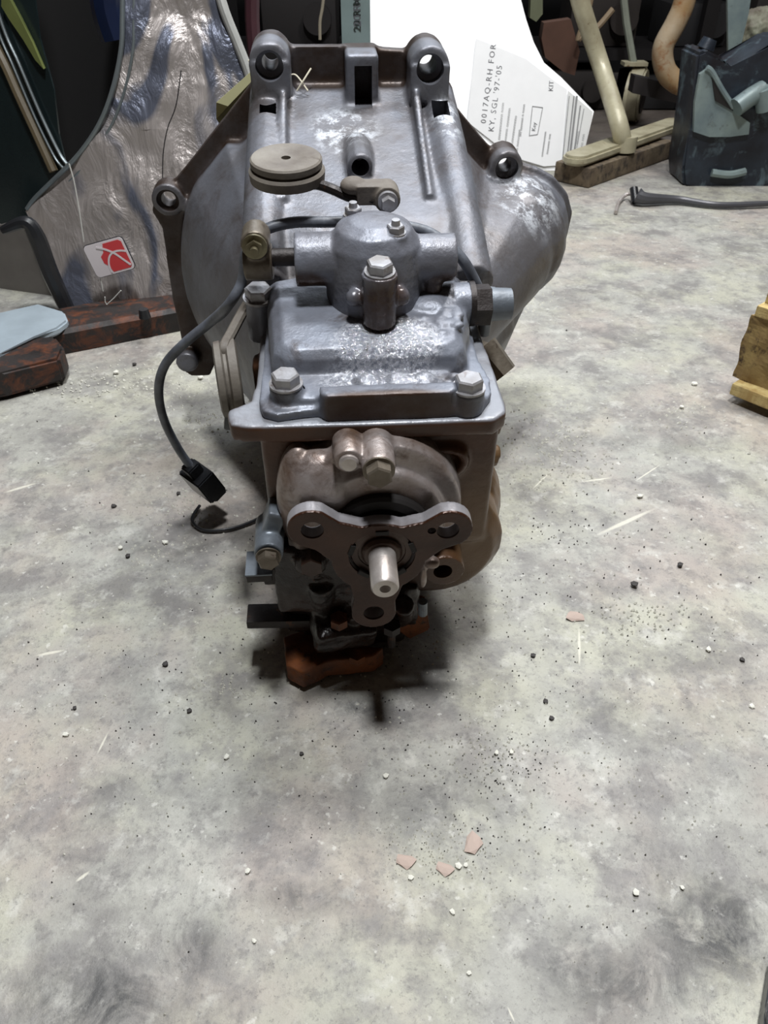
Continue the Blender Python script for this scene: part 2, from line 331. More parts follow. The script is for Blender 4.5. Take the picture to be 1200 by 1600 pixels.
# ---- bell housing
YF = .46
op = [(398, 108), (402, 84), (418, 72), (440, 68), (540, 68), (655, 76), (682, 86), (692, 104), (694, 132), (712, 165), (745, 205), (772, 236),
      (796, 248), (836, 258), (864, 274), (884, 298), (891, 328), (882, 365), (862, 396), (836, 418), (818, 432)]
out = [gy(x, y, YF) for x, y in op]; out = [(p.x, p.z) for p in out]
a0 = math.atan2(out[-1][1], out[-1][0])
for d in (-12, -24, -36, -50, -64, -78, -92, -106, -120, -134, -146):
    out.append((.207 * math.cos(R(d)), .207 * math.sin(R(d))))
for p in [(-.182, -.136), (-.203, -.136), (-.215, -.126), (-.212, -.108), (-.208, -.09), (-.209, -.03), (-.207, .014), (-.205, .05), (-.212, .068), (-.207, .084), (-.19, .092)]: out.append(p)
out += [(gy(x, y, YF).x, gy(x, y, YF).z) for x, y in [(300, 246), (340, 195), (372, 155), (392, 128)]]
def Rad(th):
    d = Vector((math.cos(th), math.sin(th))); best = 0
    for i in range(len(out)):
        a = Vector(out[i]); b = Vector(out[(i + 1) % len(out)]); e = b - a
        den = d.x * e.y - d.y * e.x
        if abs(den) < 1e-9: continue
        s = (a.x * e.y - a.y * e.x) / den; u = (a.x * d.y - a.y * d.x) / den
        if s > 0 and -1e-6 <= u <= 1 + 1e-6: best = max(best, s)
    return best
N = 120
Ro = [Rad(2 * math.pi * i / N) for i in range(N)]
def Fr(th):
    c, s = abs(math.cos(th)), abs(math.sin(th)); return 1 / ((c / .088) ** 5 + (s / (.105 if math.sin(th) > 0 else .135)) ** 5) ** .2
bm = new()
prism(bm, out, 'y', .4485, .4605)
prev = None
for y, k, q in [(.452, 1, 0), (.44, 1, 0), (.425, .99, .0), (.40, .96, .05), (.36, .93, .16), (.32, .88, .34), (.28, .84, .58), (.24, .8, .82), (.19, .8, 1)]:
    ring = []
    for i in range(N):
        th = 2 * math.pi * i / N
        dg_ = math.degrees(th); mg = .0065 if (dg_ < 30 or dg_ > 335) else (.018 if dg_ < 130 else (.0145 if dg_ < 155 else (.0115 if dg_ < 222 else .01)))
        if 30 <= dg_ < 38: mg = .0065 + (dg_ - 30) / 8 * .0145
        r = min(Ro[i] - mg, .19 if not (dg_ < 35 or dg_ > 330) else .25) * k
        top = max(0, math.sin(th))
        if math.sin(th) > .75: r = min(r, .176)
        r = r * (1 - q) + Fr(th) * q
        ring.append(bm.verts.new((r * math.cos(th), y, r * math.sin(th))))
    if prev:
        for i in range(N): bm.faces.new((prev[i], prev[(i + 1) % N], ring[(i + 1) % N], ring[i]))
    else: bm.faces.new(ring)
    prev = ring
bm.faces.new(prev)
sph(bm, (.17, .412, .04), (.054, .05, .06))
# roof panel between the ridges
prism(bm, [(.19, .05), (.19, .112), (.25, .137), (.44, .185), (.452, .188), (.452, .05)], 'x', -.07, .07)
def ridge(x0, x1, za, zb, r, y0=.25, y1=.45):
    n = 8; rows = []
    tube(bm, [(x0, y0, za), ((x0 + x1) / 2, (y0 + y1) / 2, (za + zb) / 2 + .004), (x1, y1, zb)], r, 16, 6)
for xx in (-.08, .082):
    for (ya, za, yb, zb) in ((.185, .1, .25, .122), (.25, .122, .36, .156), (.36, .156, .45, .182)):
        prism(bm, [(ya, .05), (yb, .05), (yb, zb + .006), (ya, za + .006)], 'x', xx - .009, xx + .009)
ridge(-.08, -.079, .108, .18, .0185, .19); ridge(.084, .081, .104, .176, .0185, .195)
# thin ribs rising to the top wall
for x in (-.064, .058):
    prism(bm, [(.452, .16), (.452, .214), (.441, .214), (.41, .197), (.36, .176), (.27, .148), (.27, .13)], 'x', x - .0032, x + .0032)
# bolt lugs
lug = {}
for nm_, px, r, y0 in [('ear_l', (421, 103), .0185, .405), ('ear_r', (672, 108), .0185, .405), ('lug_r', (792, 264), .017, .425), ('lug_l', (262, 314), .0165, .437), ('lug_rl', (826, 440), .0145, .436), ('foot', (292, 568), .013, .43)]:
    p = gy(*px, y0); lug[nm_] = p; cyl(bm, (p.x, y0, p.z), (p.x, .4605, p.z), r, seg=32)
# ear columns below the top ears
for s in ('ear_l', 'ear_r'):
    p = lug[s]; box(bm, (p.x, .43, p.z - .012), (.036, .055, .03))
# centre bracket block at the top edge
pc = gy(564, 105, .435); box(bm, (pc.x, .437, .196), (.03, .05, .046))
# inspection boss
ph = gy(561, 246, .325); cyl(bm, (ph.x, .30, ph.z), (ph.x, .36, ph.z), .011)
cyl(bm, (ph.x, .318, ph.z - .012), (ph.x, .36, ph.z - .012), .011)
cuts = new()
for s, r, rb, yb in (('ear_l', .0075, .0125, .418), ('ear_r', .0082, .0125, .418), ('lug_r', .0068, .0118, .434), ('lug_l', .0075, .0115, .441), ('lug_rl', .0065, .0105, .442)):
    p = lug[s]
    if rb: lathe(cuts, (p.x, .38, p.z), (p.x, .5, p.z), [(0, rb), (yb - .38, rb), (yb - .38 + .002, r), (.11, r)], 28)
    else: cyl(cuts, (p.x, .4, p.z), (p.x, .49, p.z), r, seg=28)
ps = gy(564, 118, .412); box(cuts, (pc.x + .001, .42, .193), (.016, .05, .034))
cyl(cuts, (ph.x, .29, ph.z), (ph.x, .34, ph.z), .0075)
for px in ((421, 188), (687, 186)):
    p = gy(*px, .395); box(cuts, (p.x, .40, p.z + .004), (.015, .042, .02))
bell = cast('bell_housing', bm, M['bell'], G, .0022, 4, cuts, .00025)
bm = new(); cyl(bm, (ph.x, .328, ph.z), (ph.x, .332, ph.z), .0034); obj('plug_pin', bm, M['shaft'], G)

# ---- gear case with wide deck
bm = new()
box(bm, (.002, .135, .02), (.166, .18, .12), bev=.01); box(bm, (-.042, .135, -.03), (.078, .18, .15), bev=.01)
cyl(bm, (.046, .06, -.052), (.046, .2, -.052), .056); cyl(bm, (.046, .05, -.052), (.046, .062, -.052), .046, .056)
prism(bm, [(.03, .045), (.084, .052), (.09, .09), (.088, .2), (.03, .2)], 'z', -.02, .068)
sph(bm, (.06, .12, -.05), (.05, .07, .05))
deck = [(-.101, .058), (-.098, .042), (-.086, .038), (-.0, .036), (.076, .036), (.086, .044), (.088, .056), (.086, .13), (.086, .21), (-.083, .21), (-.083, .09), (-.086, .068)]
prism(bm, deck, 'z', .0735, .087)
cyl(bm, (.08, .11, .035), (.1, .11, .03), .011); cyl(bm, (.08, .095, .012), (.098, .095, .008), .009)
# ribs down the front right face
tube(bm, [(.03, .043, .058), (.055, .041, .058), (.06, .041, .045), (.05, .043, .028), (.048, .044, -.02)], .0036, 8)
box(bm, (-.079, .1, .0), (.007, .03, .13)); box(bm, (-.085, .14, .0), (.01, .02, .15), bev=.003)
case = cast('gear_case', bm, M['case'], G, .0021, 4, None, .0003, label='brown oily gear case with a wide square deck')
# the long boss on the lower right corner of the case
bm = new(); p = gy(694, 893, .018)
cyl(bm, (p.x, .018, p.z), (p.x, .08, p.z), .0155, .017); cu = new(); cyl(cu, (p.x - .001, .0, p.z), (p.x - .001, .05, p.z), .0072)
cast('lock_boss', bm, M['case'], G, .0012, 3, cu)
p2 = gy(675, 880, .012); bm = new(); cyl(bm, (p2.x - .005, .012, p2.z), (p2.x - .005, .04, p2.z), .007); sph(bm, (p2.x, .013, p2.z), (.006, .005, .005)); sph(bm, (p2.x - .006, .012, p2.z - .014), (.003, .004, .012))
cast('grease_lump', bm, M['retainer'], G, .0009, 3, None, .0006)

# ---- shift cover
bm = new()
rim = [(-.079, .058), (-.076, .047), (-.066, .042), (-.05, .045), (-.03, .047), (-.02, .041), (.03, .04), (.052, .041), (.06, .047), (.072, .048), (.078, .058), (.08, .075), (.076, .1), (.078, .2), (-.078, .2), (-.078, .1)]
prism(bm, rim, 'z', .086, .0935)
# raised pad along the front edge
prism(bm, [(-.034, .0405), (.047, .0405), (.052, .045), (.052, .053), (-.038, .053), (-.038, .045)], 'z', .086, .1075)
box(bm, (-.002, .066, .0925), (.11, .03, .012), bev=.003)
# bolt bosses
for px in ((447, 600), (732, 606)):
    p = gz(*px, .104); cyl(bm, (p.x, p.y, .086), (p.x, p.y, .1035), .0112)
p = gz(468, 615, .098); cyl(bm, (p.x, p.y, .086), (p.x, p.y, .0985), .0068)
for px in ((578, 604), (627, 604), (668, 606)):
    p = gz(*px, .104); sph(bm, (p.x, .064, .098), (.0095 if px[0] != 627 else .011, .012, .0075))
# the main hump
hump = [(-.072, .088), (-.062, .079), (.058, .079), (.066, .088), (.068, .108), (.073, .122), (.074, .175), (.05, .182), (-.05, .182), (-.078, .172), (-.0745, .12)]
def loftz(bm, base, levels):
    prev = None
    for z, ins, dy in levels:
        cx = sum(p[0] for p in base) / len(base); cy = sum(p[1] for p in base) / len(base)
        ring = []
        for x, y in base:
            d = Vector((x - cx, y - cy)); L = d.length; d = d * ((L - ins) / L); ring.append(bm.verts.new((cx + d.x, cy + d.y + dy, z + (cy + d.y - .12) * (.12 if z > .1 else 0))))
        if prev:
            for i in range(len(ring)): bm.faces.new((prev[i], prev[(i + 1) % len(ring)], ring[(i + 1) % len(ring)], ring[i]))
        else: bm.faces.new(ring)
        prev = ring
    bm.faces.new(prev)
loftz(bm, hump, [(.088, 0, 0), (.104, .001, 0), (.113, .004, .001), (.1185, .011, .002)])
# neck of the sensor on the right
pn = Vector((.058, .148, .112)); cyl(bm, (.035, .148, .112), (.077, .148, .112), .0155)
sph(bm, (.045, .14, .112), (.025, .02, .014))
rg_ = random.Random(3)
for _ in range(46):
    px, py = rg_.gauss(640, 42), rg_.gauss(600, 6); p = gz(px, py, .1); q = rg_.uniform(.0012, .0036); sph(bm, (p.x, p.y, rg_.uniform(.097, .101)), (q * 1.6, q * 1.3, q), 8)
for _ in range(30):
    px, py = min(716, rg_.gauss(694, 18)), rg_.gauss(484, 12); p = gz(px, py, .122); q = rg_.uniform(.0015, .004); sph(bm, (p.x, p.y, .1185 + (p.y - .12) * .12), (q * 1.5, q * 1.3, q * .7), 8)
cu = new(); p = gz(470, 609, .0985); cyl(cu, (p.x, p.y, .09), (p.x, p.y, .11), .003)
cast('shift_cover', bm, M['cover'], G, .0015, 4, cu, .00035, label='grey shift cover with a wet oily patch')
# ---- turret
bm = new()
lathe(bm, (.004, .152, .105), (.004, .152, .2), [(0, .038), (.012, .0355), (.04, .034), (.056, .032), (.066, .026), (.0705, .016), (.072, 0)])
cyl(bm, (-.052, .152, .148), (.004, .152, .148), .0185); cyl(bm, (.004, .152, .147), (.062, .152, .147), .0165)
cyl(bm, (.046, .146, .135), (.046, .146, .110), .0075); sph(bm, (.046, .146, .136), .0085)
pf = gy(594, 425, .108)
cyl(bm, (pf.x, .112, .118), (pf.x, .112, .1555), .0115, .0125)
sph(bm, (-.012, .118, .135), .006); sph(bm, (.02, .118, .135), .007)
for px, y in (((552, 334), .172), ((618, 362), .138)):
    p = gy(*px, y); cyl(bm, (p.x, y, p.z - .02), (p.x, y, p.z - .001), .0085)
cu = new(); cyl(cu, (-.06, .152, .148), (-.046, .152, .148), .0095)
turret = cast('shift_turret', bm, M['turret'], G, .0014, 4, cu, .0003)
hexbolt('turret_plug', (pf.x, .112, .156), (0, -.1, 1), .0155, .007, G, M['bolt'], .0016, .2, label='hexagon plug wet with oil')
for px, y in (((552, 334), .172), ((618, 362), .138)):
    p = gy(*px, y); hexbolt('turret_bolt', (p.x, y, p.z - .001), (0, -.05, 1), .0105, .005, G, M['bolt'], .001, .3, stub=.0035)
# cover bolts
for px in ((447, 600), (732, 606)):
    p = gz(*px, .104); hexbolt('cover_bolt', (p.x, p.y, .1035), (0, 0, 1), .0165, .0075, G, M['bolt'], .0015, .35 if px[0] < 500 else .1, label='large hexagon bolt')
# tall stud column on the rear left corner
p = gy(405, 466, .165); bm = new(); cyl(bm, (p.x, .165, .08), (p.x, .165, p.z), .0115, .0105)
cast('bolt_column', bm, M['turret'], G, .0012, 2, None, .0002)
hexbolt('column_bolt', (p.x, .165, p.z), (0, -.1, 1), .0178, .0075, G, M['bolt'], .002, .5)
# shift rail and its clamp on the left
bm = new(); cyl(bm, (-.085, .152, .15), (-.035, .152, .15), .0062); obj('shift_rail', bm, M['blacksteel'], G)
bm = new()
cyl(bm, (-.088, .152, .147), (-.068, .152, .147), .0125); box(bm, (-.078, .15, .155), (.012, .018, .016)); cyl(bm, (-.078, .138, .165), (-.078, .16, .165), .0098)
clamp = cast('rail_clamp', bm, M['tan'], G, .0012, 3, None, .0003)
bm = new(); cyl(bm, (-.078, .1355, .165), (-.078, .1395, .165), .0085); cyl(bm, (-.078, .131, .165), (-.078, .137, .165), .0062, .005, 6); cyl(bm, (-.078, .127, .165), (-.078, .134, .165), .0028)
obj('clamp_nut', bm, M['brass'], clamp, angle=25)
# sensor on the right: hexagon body, smooth end, vertical bolt above
bm = new(); cyl(bm, (.074, .148, .112), (.078, .148, .112), .0165); cyl(bm, (.078, .148, .111), (.09, .148, .111), .0155, seg=6, spin=.3); obj('hex_fitting', bm, M['blacksteel'], G, angle=25)
bm = new(); cyl(bm, (.089, .148, .111), (.106, .148, .111), .0125, .0115); obj('switch_cap', bm, M['bluesteel'], G)
p = gy(762, 470, .166); hexbolt('switch_bolt', (p.x, .166, p.z), (0, -.1, 1), .0155, .0075, G, M['bluesteel'], .001, .25, shank=.03)
bm = new(); p = gy(775, 560, .19); cyl(bm, (p.x - .012, .19, p.z + .012), (p.x + .006, .175, p.z - .006), .013, .011, 6); box(bm, (p.x - .02, .19, p.z), (.03, .02, .03), (0, .5, 0)); obj('side_plug', bm, M['tan'], G, angle=25)

# ---- tail: retainer, bosses, seal, flange, shaft
bm = new()
cyl(bm, (-.001, .05, .018), (-.001, .026, .018), .062, .059, 48)
cyl(bm, (-.001, .03, .012), (-.001, .02, .012), .05, .046, 48)
sph(bm, (-.04, .036, .038), (.03, .022, .03)); sph(bm, (-.055, .04, .02), (.018, .02, .05)); box(bm, (-.045, .046, -.03), (.045, .02, .05))
pb = gy(592, 735, .006); pc2 = gy(545, 722, .014)
cyl(bm, (pb.x, .006, pb.z), (pb.x, .05, pb.z), .0108, .0115); cyl(bm, (pc2.x, .014, pc2.z), (pc2.x, .05, pc2.z), .0095, .011)
cast('bearing_retainer', bm, M['retainer'], G, .0014, 5, None, .0003, label='round tail bearing retainer')
hexbolt('retainer_bolt', (pb.x, .007, pb.z), AX, .0155, .008, G, M['tan'], .0015, .1)
bm = new(); lathe(bm, (pc2.x, .015, pc2.z), (pc2.x, 0, pc2.z), [(0, .0065), (.003, .0065), (.0042, .005), (.0045, 0)]); obj('retainer_screw', bm, M['shaft'], G)
bm = new(); lathe(bm, (0, .022, .004), (0, 0, .004), [(0, .037), (.007, .037), (.009, .035), (.009, .028), (.005, .026), (.005, 0)], 48); obj('oil_seal', bm, M['dark'], G)
bm = new(); cyl(bm, (0, .03, 0), (0, .004, 0), .021, .021, 40); obj('hub', bm, M['hub'], G)
# the three-armed flange
hc = Vector((-.002, -.004)); holes = []
for px in ((488, 829), (700, 829), (584, 958)):
    p = gy(*px, 0.); holes.append(Vector((p.x, p.z)))
import mathutils
def armR(th):
    r = .0335
    for h in holes:
        d = h - hc; rd = .0172
        a = Vector((math.cos(th), math.sin(th))); b = a.dot(d); q = rd * rd - (d.length_squared - b * b)
        if q > 0: r = max(r, b + math.sqrt(q))
        # flank from the arm into the hub
        ang = abs((th - math.atan2(d.y, d.x) + math.pi) % (2 * math.pi) - math.pi)
        r = max(r, .0335 + (d.length + rd - .0335) * max(0, 1 - ang / .62) ** 1.35 * .9)
    return r
pts = [(hc.x + armR(2 * math.pi * i / 120) * math.cos(2 * math.pi * i / 120), hc.y + armR(2 * math.pi * i / 120) * math.sin(2 * math.pi * i / 120)) for i in range(120)]
bm = new(); prism(bm, pts, 'y', 0, .0115)
cu = new()
for h in holes: cyl(cu, (h.x, -.02, h.y), (h.x, .03, h.y), .0078, seg=32)
cyl(cu, (0, -.02, 0), (0, .006, 0), .0235, seg=40)
cyl(cu, (.034, -.02, .022), (.034, .006, .022), .003, seg=16)
flange = cast('output_flange', bm, M['flange'], G, .0009, 3, cu, label='brown three-armed output flange with three holes')
bm = new(); lathe(bm, (0, .008, 0), (0, -.01, 0), [(0, .0225), (.0035, .0225), (.0048, .0215), (.0048, .017), (.0025, .016), (.0025, 0)], 40); obj('retaining_ring', bm, M['hub'], G)
bm = new(); lathe(bm, (0, .008, 0), (0, -.02, 0), [(0, .0145), (.006, .0145), (.0085, .0125), (.0085, 0)], 32); obj('shaft_collar', bm, M['hub'], G)
for k in range(5):
    a = 2 * math.pi * k / 5 + 1.57; bm = new(); box(bm, (.0222 * math.cos(a), .0005, .0222 * math.sin(a)), (.009, .003, .0035), (0, -a + 1.57, 0)); obj('seal_notch', bm, M['dark'], G, smooth=False)
bm = new(); lathe(bm, (0, .01, 0), (0, -.05, 0), [(0, .0098), (.0395, .0096), (.0412, .0084), (.0412, .0038), (.0375, .002), (.036, 0)], 36)
obj('output_shaft', bm, M['shaft'], G, angle=40, label='bright steel output shaft stub with a centre hole')

# ---- lower left bracket, blocks and pan under the case
p = gy(421, 845, .03); bm = new()
cyl(bm, (p.x, .016, p.z), (p.x, .05, p.z), .0105, .011); box(bm, (p.x + .004, .04, p.z + .014), (.013, .022, .026), (0, .35, 0), bev=.002)
sb = cast('side_boss', bm, M['bluesteel'], G, .0011, 2, None, .0002)
hexbolt('boss_bolt', (p.x, .014, p.z), AX, .0135, .006, G, M['tan'], .0012, .2)
bm = new(); p = gy(405, 905, .02); box(bm, (p.x, .032, p.z), (.019, .024, .007), bev=.001); box(bm, (p.x + .022, .042, p.z - .012), (.042, .02, .018), bev=.003); obj('mount_block', bm, M['blacksteel'], G)
bm = new(); box(bm, (p.x, .032, p.z + .0045), (.02, .025, .0015)); obj('block_cap', bm, M['bluesteel'], G)
bm = new(); p = gy(425, 985, .03); box(bm, (p.x + .01, .045, p.z), (.062, .02, .009), (0, .05, 0), bev=.002); obj('mount_bar', bm, M['blacksteel'], G)
bm = new()
box(bm, (-.022, .085, -.112), (.115, .085, .052), bev=.01); box(bm, (-.02, .09, -.145), (.09, .085, .04), bev=.008)
box(bm, (-.04, .045, -.06), (.085, .03, .075), bev=.01)
for a, b, r in (((-.045, .03, -.06), (-.045, .04, -.115), .01), ((-.02, .026, -.09), (-.02, .04, -.135), .008), ((.02, .03, -.09), (.02, .045, -.125), .009), ((-.052, .02, -.03), (-.052, .05, -.03), .012)):
    cyl(bm, a, b, r)
box(bm, (-.03, .03, -.115), (.05, .03, .03), (.3, .1, .2), bev=.004)
cast('lower_pan', bm, M['grease'], G, .0018, 4, None, .0016, label='grease-caked lower pan')
bm = new(); p = gy(487, 880, .02); cyl(bm, (p.x, .014, p.z), (p.x, .05, p.z), .0085, .009, 6); obj('case_bolt', bm, M['hub'], G, angle=25)
for px, L_ in (((530, 975), .03), ((612, 985), .03), ((558, 1030), .022)):
    p = gy(*px, .02); bm = new(); cyl(bm, (p.x, .02, p.z + .008), (p.x, .022, p.z - L_ + .008), .0036, seg=12); cyl(bm, (p.x, .02, p.z + .008), (p.x, .02, p.z), .0075, seg=6); obj('pan_stud', bm, M['blacksteel'] if px[0] > 600 else M['rust'], G, angle=25)
p = gy(660, 950, .02); bm = new(); cyl(bm, (p.x, .02, p.z + .008), (p.x + .0005, .02, p.z - .007), .0038, seg=14); obj('pan_stud', bm, M['bluesteel'], G, angle=25)
bm = new(); q = [gy(x, y, .045) for x, y in [(628, 950), (665, 945), (672, 985), (640, 1000), (620, 985)]]
slab(bm, q, (0, .012, 0)); bmesh.ops.bevel(bm, geom=bm.edges[:], offset=.0015, segments=2, affect='EDGES'); obj('rust_bracket', bm, M['rust'], G, label='orange rusted bracket')
bm = new(); q = [gy(x, y, .012) for x, y in [(446, 1016), (505, 1010), (560, 1036), (610, 1030), (600, 1050), (500, 1060), (478, 1074), (448, 1060)]]
q = [wz(x, y, .004) for x, y in [(446, 1018), (500, 1000), (560, 1030), (600, 1036), (585, 1050), (512, 1058), (475, 1076), (449, 1062)]]
bm = new(); slab(bm, [GI @ v for v in q], GR @ Vector((0, 0, .02))); cast('rust_foot', bm, M['rust'], G, .0014, 4, None, .0012, label='rust-brown foot on the floor')

# ---- the round rubber damper on its arm, above the bell
pd = gy(448, 262, .215); bm = new(); ax = Vector((.0, -.06, 1)).normalized()
lathe(bm, pd - ax * .01, pd + ax, [(0, .022), (.002, .0275), (.0085, .028), (.0105, .0265), (.0105, .024), (.0125, .024), (.0125, .0262), (.0165, .0262), (.0178, .025), (.0178, .013), (.0172, .012), (.0172, .0035), (.013, .0034), (.013, 0)], 48)
damper = obj('damper_disc', bm, M['rubber'], G, label='round rubber damper disc with a centre hole')
a1 = gy(495, 288, .205); a2 = gy(520, 296, .2); a3 = gy(545, 307, .197); a4 = gy(575, 312, .193); a5 = gy(605, 310, .19)
bm = new(); tube(bm, [a1 + Vector((-.012, 0, 0)), a1, a2, a3, a4, a5], .0038, 10); arm = obj('damper_arm', bm, M['blacksteel'], G)
bm = new(); p = a5; cyl(bm, (p.x, .186, p.z), (p.x, .205, p.z), .0095); box(bm, (p.x - .01, .197, p.z + .002), (.024, .016, .014)); sph(bm, (p.x - .024, .2, p.z + .006), (.01, .01, .006))
cast('arm_eye', bm, M['rubber'], arm, .001, 3, None, .0002)
bm = new(); cyl(bm, (p.x, .186, p.z), (p.x, .182, p.z), .0072); cyl(bm, (p.x, .183, p.z), (p.x, .176, p.z), .0055, .005, 6); obj('arm_nut', bm, M['bolt'], arm, angle=25)
# ---- second damper, standing on edge at the left of the case
ps = gx(358, 592, -.108); bm = new()
ax = Vector((1, .15, 0)).normalized()
lathe(bm, ps - ax * .009, ps + ax, [(0, .024), (.0012, .0285), (.0055, .029), (.007, .026), (.009, .026), (.0105, .0295), (.0165, .0295), (.018, .026), (.018, 0)], 48)
obj('side_damper', bm, M['rubber'], G, label='round rubber damper standing on edge')
t1 = ps + Vector((0, .0, .027)); bm = new(); tube(bm, [t1 + Vector((0, 0, -.01)), t1, gx(362, 520, -.105), gx(378, 490, -.098), gx(392, 468, -.09)], .0042, 10); obj('side_arm', bm, M['rubber'], G)
bm = new(); box(bm, ps + Vector((.0, .0, -.035)), (.016, .016, .018), (.2, .2, 0), bev=.003); obj('damper_foot', bm, M['plug'], G)

# ---- cable around the turret ending in the connector
cb = [gy(752, 462, .168), gy(740, 435, .168), gy(722, 405, .17), gy(696, 380, .178), gy(655, 358, .195), (.004, .205, .152), gy(512, 347, .2), gy(455, 348, .195), gy(410, 362, .19), gy(385, 395, .19), gy(378, 440, .19), gy(358, 475, .185)]
w1 = lambda px, py, Y: GI @ wy(px, py, Y)
cb += [w1(330, 502, .60), w1(290, 535, .60), w1(258, 570, .605), w1(248, 610, .61), w1(256, 655, .62), w1(278, 700, .63), w1(300, 732, .635)]
bm = new(); tube(bm, cb, .0041, 12, 10); cable = obj('sensor_cable', bm, M['cable'], G, label='black cable looping out to the left floor')
e0 = Vector(cb[-1]); e1 = w1(338, 778, .655); bm = new(); mf, Ld = frame(e0, e1)
for c_, s_ in (((0, 0, .004), (.015, .015, .02)), ((0, 0, .024), (.034, .022, .034)), ((.006, .004, .047), (.026, .017, .018))):
    bmesh.ops.create_cube(bm, size=1, matrix=mf @ Matrix.Translation(c_) @ Matrix.Diagonal((*s_, 1)))
bmesh.ops.bevel(bm, geom=bm.edges[:], offset=.0015, segments=2, affect='EDGES')
obj('connector', bm, M['plug'], cable, label='black plastic plug')
for i in (11,):
    v = Vector(cb[i]).lerp(Vector(cb[i + 1]), .5)
cb2 = [gy(735, 432, .19), gy(715, 405, .195)]
# thin wire under the cable, along the left side
bm = new(); tube(bm, [gy(396, 370, .2), gy(388, 410, .2), gy(376, 450, .2), gy(352, 490, .21), gy(330, 505, .215)], .0022, 8); obj('side_wire', bm, M['bluesteel'], G)
# lead on the floor behind the plug
bm = new(); tube(bm, [wz(312, 790, .004), wz(300, 812, .003), wz(318, 828, .003), wz(360, 826, .003), wz(400, 812, .003), wz(415, 800, .004)], .0017, 8)
obj('wire_offcut', bm, M['plug'], None, label='thin black wire curled on the floor below the plug', cat='wire')

# ================================================================== THINGS AROUND
def flat(name, c, rough=.5, metal=0.): return plain(name, c, rough, metal, .05 if c[0] > .6 else .2, 20, .15)
def world_poly(pxs, Y, y2=None): return [wy(x, y, Y) for x, y in pxs]
# ---- silver fender at the left, wrapped in crinkled clear film
t = NT('silver film wrapped paint')
w1n = t.noise(4.2, 3, .5, dist=1.4, vec=t.mapped((1.6, 1, .8), (0, .4, 0))); w2n = t.noise(16, 5, .6, dist=1.5, vec=t.mapped((1.4, 1, .7), (0, .5, 0)))
c = t.mix(t.ramp(w1n, [(.5, 0.), (.56, 1.)]), srgb(176, 168, 164), srgb(104, 108, 122))
M['film'] = t.set(c, .4, .5, t.math('ADD', t.math('MULTIPLY', w1n, 2.2), t.math('MULTIPLY', w2n, .7)), .03, .42, Coat_Weight=.2, Coat_Roughness=.1)
FN = empty('car_fender', wy(200, 500, 1.15), 'silver car fender in crinkled film, standing left behind the transmission', 'fender')
FB = FN.location.copy()
def put(bm, off): 
    bmesh.ops.translate(bm, verts=bm.verts, vec=-off); return bm
arch = spline([Vector((x, y, 0)) for x, y in [(205, -260), (196, -120), (191, 0), (190, 70), (176, 140), (152, 200), (112, 254), (60, 304), (40, 330)]], 5)
ol = [(v.x, v.y) for v in arch] + [(50, 350), (66, 395), (92, 450), (122, 505), (200, 492), (272, 478), (420, 455), (470, 300), (425, 180), (393, 112), (345, -10), (300, -140), (260, -260)]
def fy(px, py): return 1.17 + max(0, (500 - py)) * .00022 + .10 * ((px - 250) / 250) ** 2 * .6
from mathutils.geometry import tessellate_polygon
def sheet(pxs, depth, thick, sub=2, noise_amp=0.):
    """a pressed panel: outline at its own depth, filled with a fine grid and thickened"""
    bm = new(); vs = [bm.verts.new((x, y, 0)) for x, y in pxs]; f = bm.faces.new(vs)
    bmesh.ops.triangulate(bm, faces=[f])
    xs = [p[0] for p in pxs]; ys = [p[1] for p in pxs]
    step = 22
    for ax_, lo, hi in ((0, min(xs), max(xs)), (1, min(ys), max(ys))):
        k = lo + step
        while k < hi:
            co = Vector((k, 0, 0)) if ax_ == 0 else Vector((0, k, 0)); no = Vector((1, 0, 0)) if ax_ == 0 else Vector((0, 1, 0))
            bmesh.ops.bisect_plane(bm, geom=bm.verts[:] + bm.edges[:] + bm.faces[:], plane_co=co, plane_no=no); k += step
    for v in bm.verts:
        x, y = v.co.x, v.co.y; v.co = wy(x, y, depth(x, y) + (noise_amp * noise.noise(Vector((x * .02, y * .02, 0))) if noise_amp else 0))
    bmesh.ops.recalc_face_normals(bm, faces=bm.faces)
    r = bmesh.ops.extrude_face_region(bm, geom=bm.faces[:])
    bmesh.ops.translate(bm, verts=[v for v in r['geom'] if isinstance(v, bmesh.types.BMVert)], vec=(0, thick, 0))
    return bm
bm = sheet(ol, fy, .004, noise_amp=.008); put(bm, FB); obj('fender_panel', bm, M['film'], FN, angle=60)
M['edge'] = flat('grey edge lip', srgb(132, 140, 142), .3, .6)
bm = new(); tube(bm, [wy(v.x, v.y, fy(v.x, v.y) - .004) for v in arch[::3]], .0035, 8, 4); put(bm, FB); obj('wheel_arch_lip', bm, M['edge'], FN)
bm = new(); tube(bm, [wy(v.x + (18 if v.y < 250 else 14), v.y + (4 if v.y < 250 else 12), fy(v.x, v.y) - .003) for v in arch[::3]], .0022, 8, 4); put(bm, FB); obj('arch_fold', bm, M['edge'], FN)
bm = new(); tube(bm, [wy(x, y, fy(x, y) - .004) for x, y in [(340, -20), (352, 20), (372, 70), (388, 112), (400, 160)]], .007, 10, 6); put(bm, FB); obj('rear_fold', bm, flat('light grey fold', srgb(186, 186, 182), .4, .3), FN)
# tie wires hanging over the arch
M['string'] = flat('white string', srgb(206, 206, 200), .6)
bm = new(); tube(bm, [wy(x, y, 1.155) for x, y in [(108, 256), (116, 285), (124, 330), (131, 378)]], .0009, 6, 5)
ST = obj('badge_string', bm, M['string'], None, label='thin white string hanging from the wheel arch to the badge', cat='string')
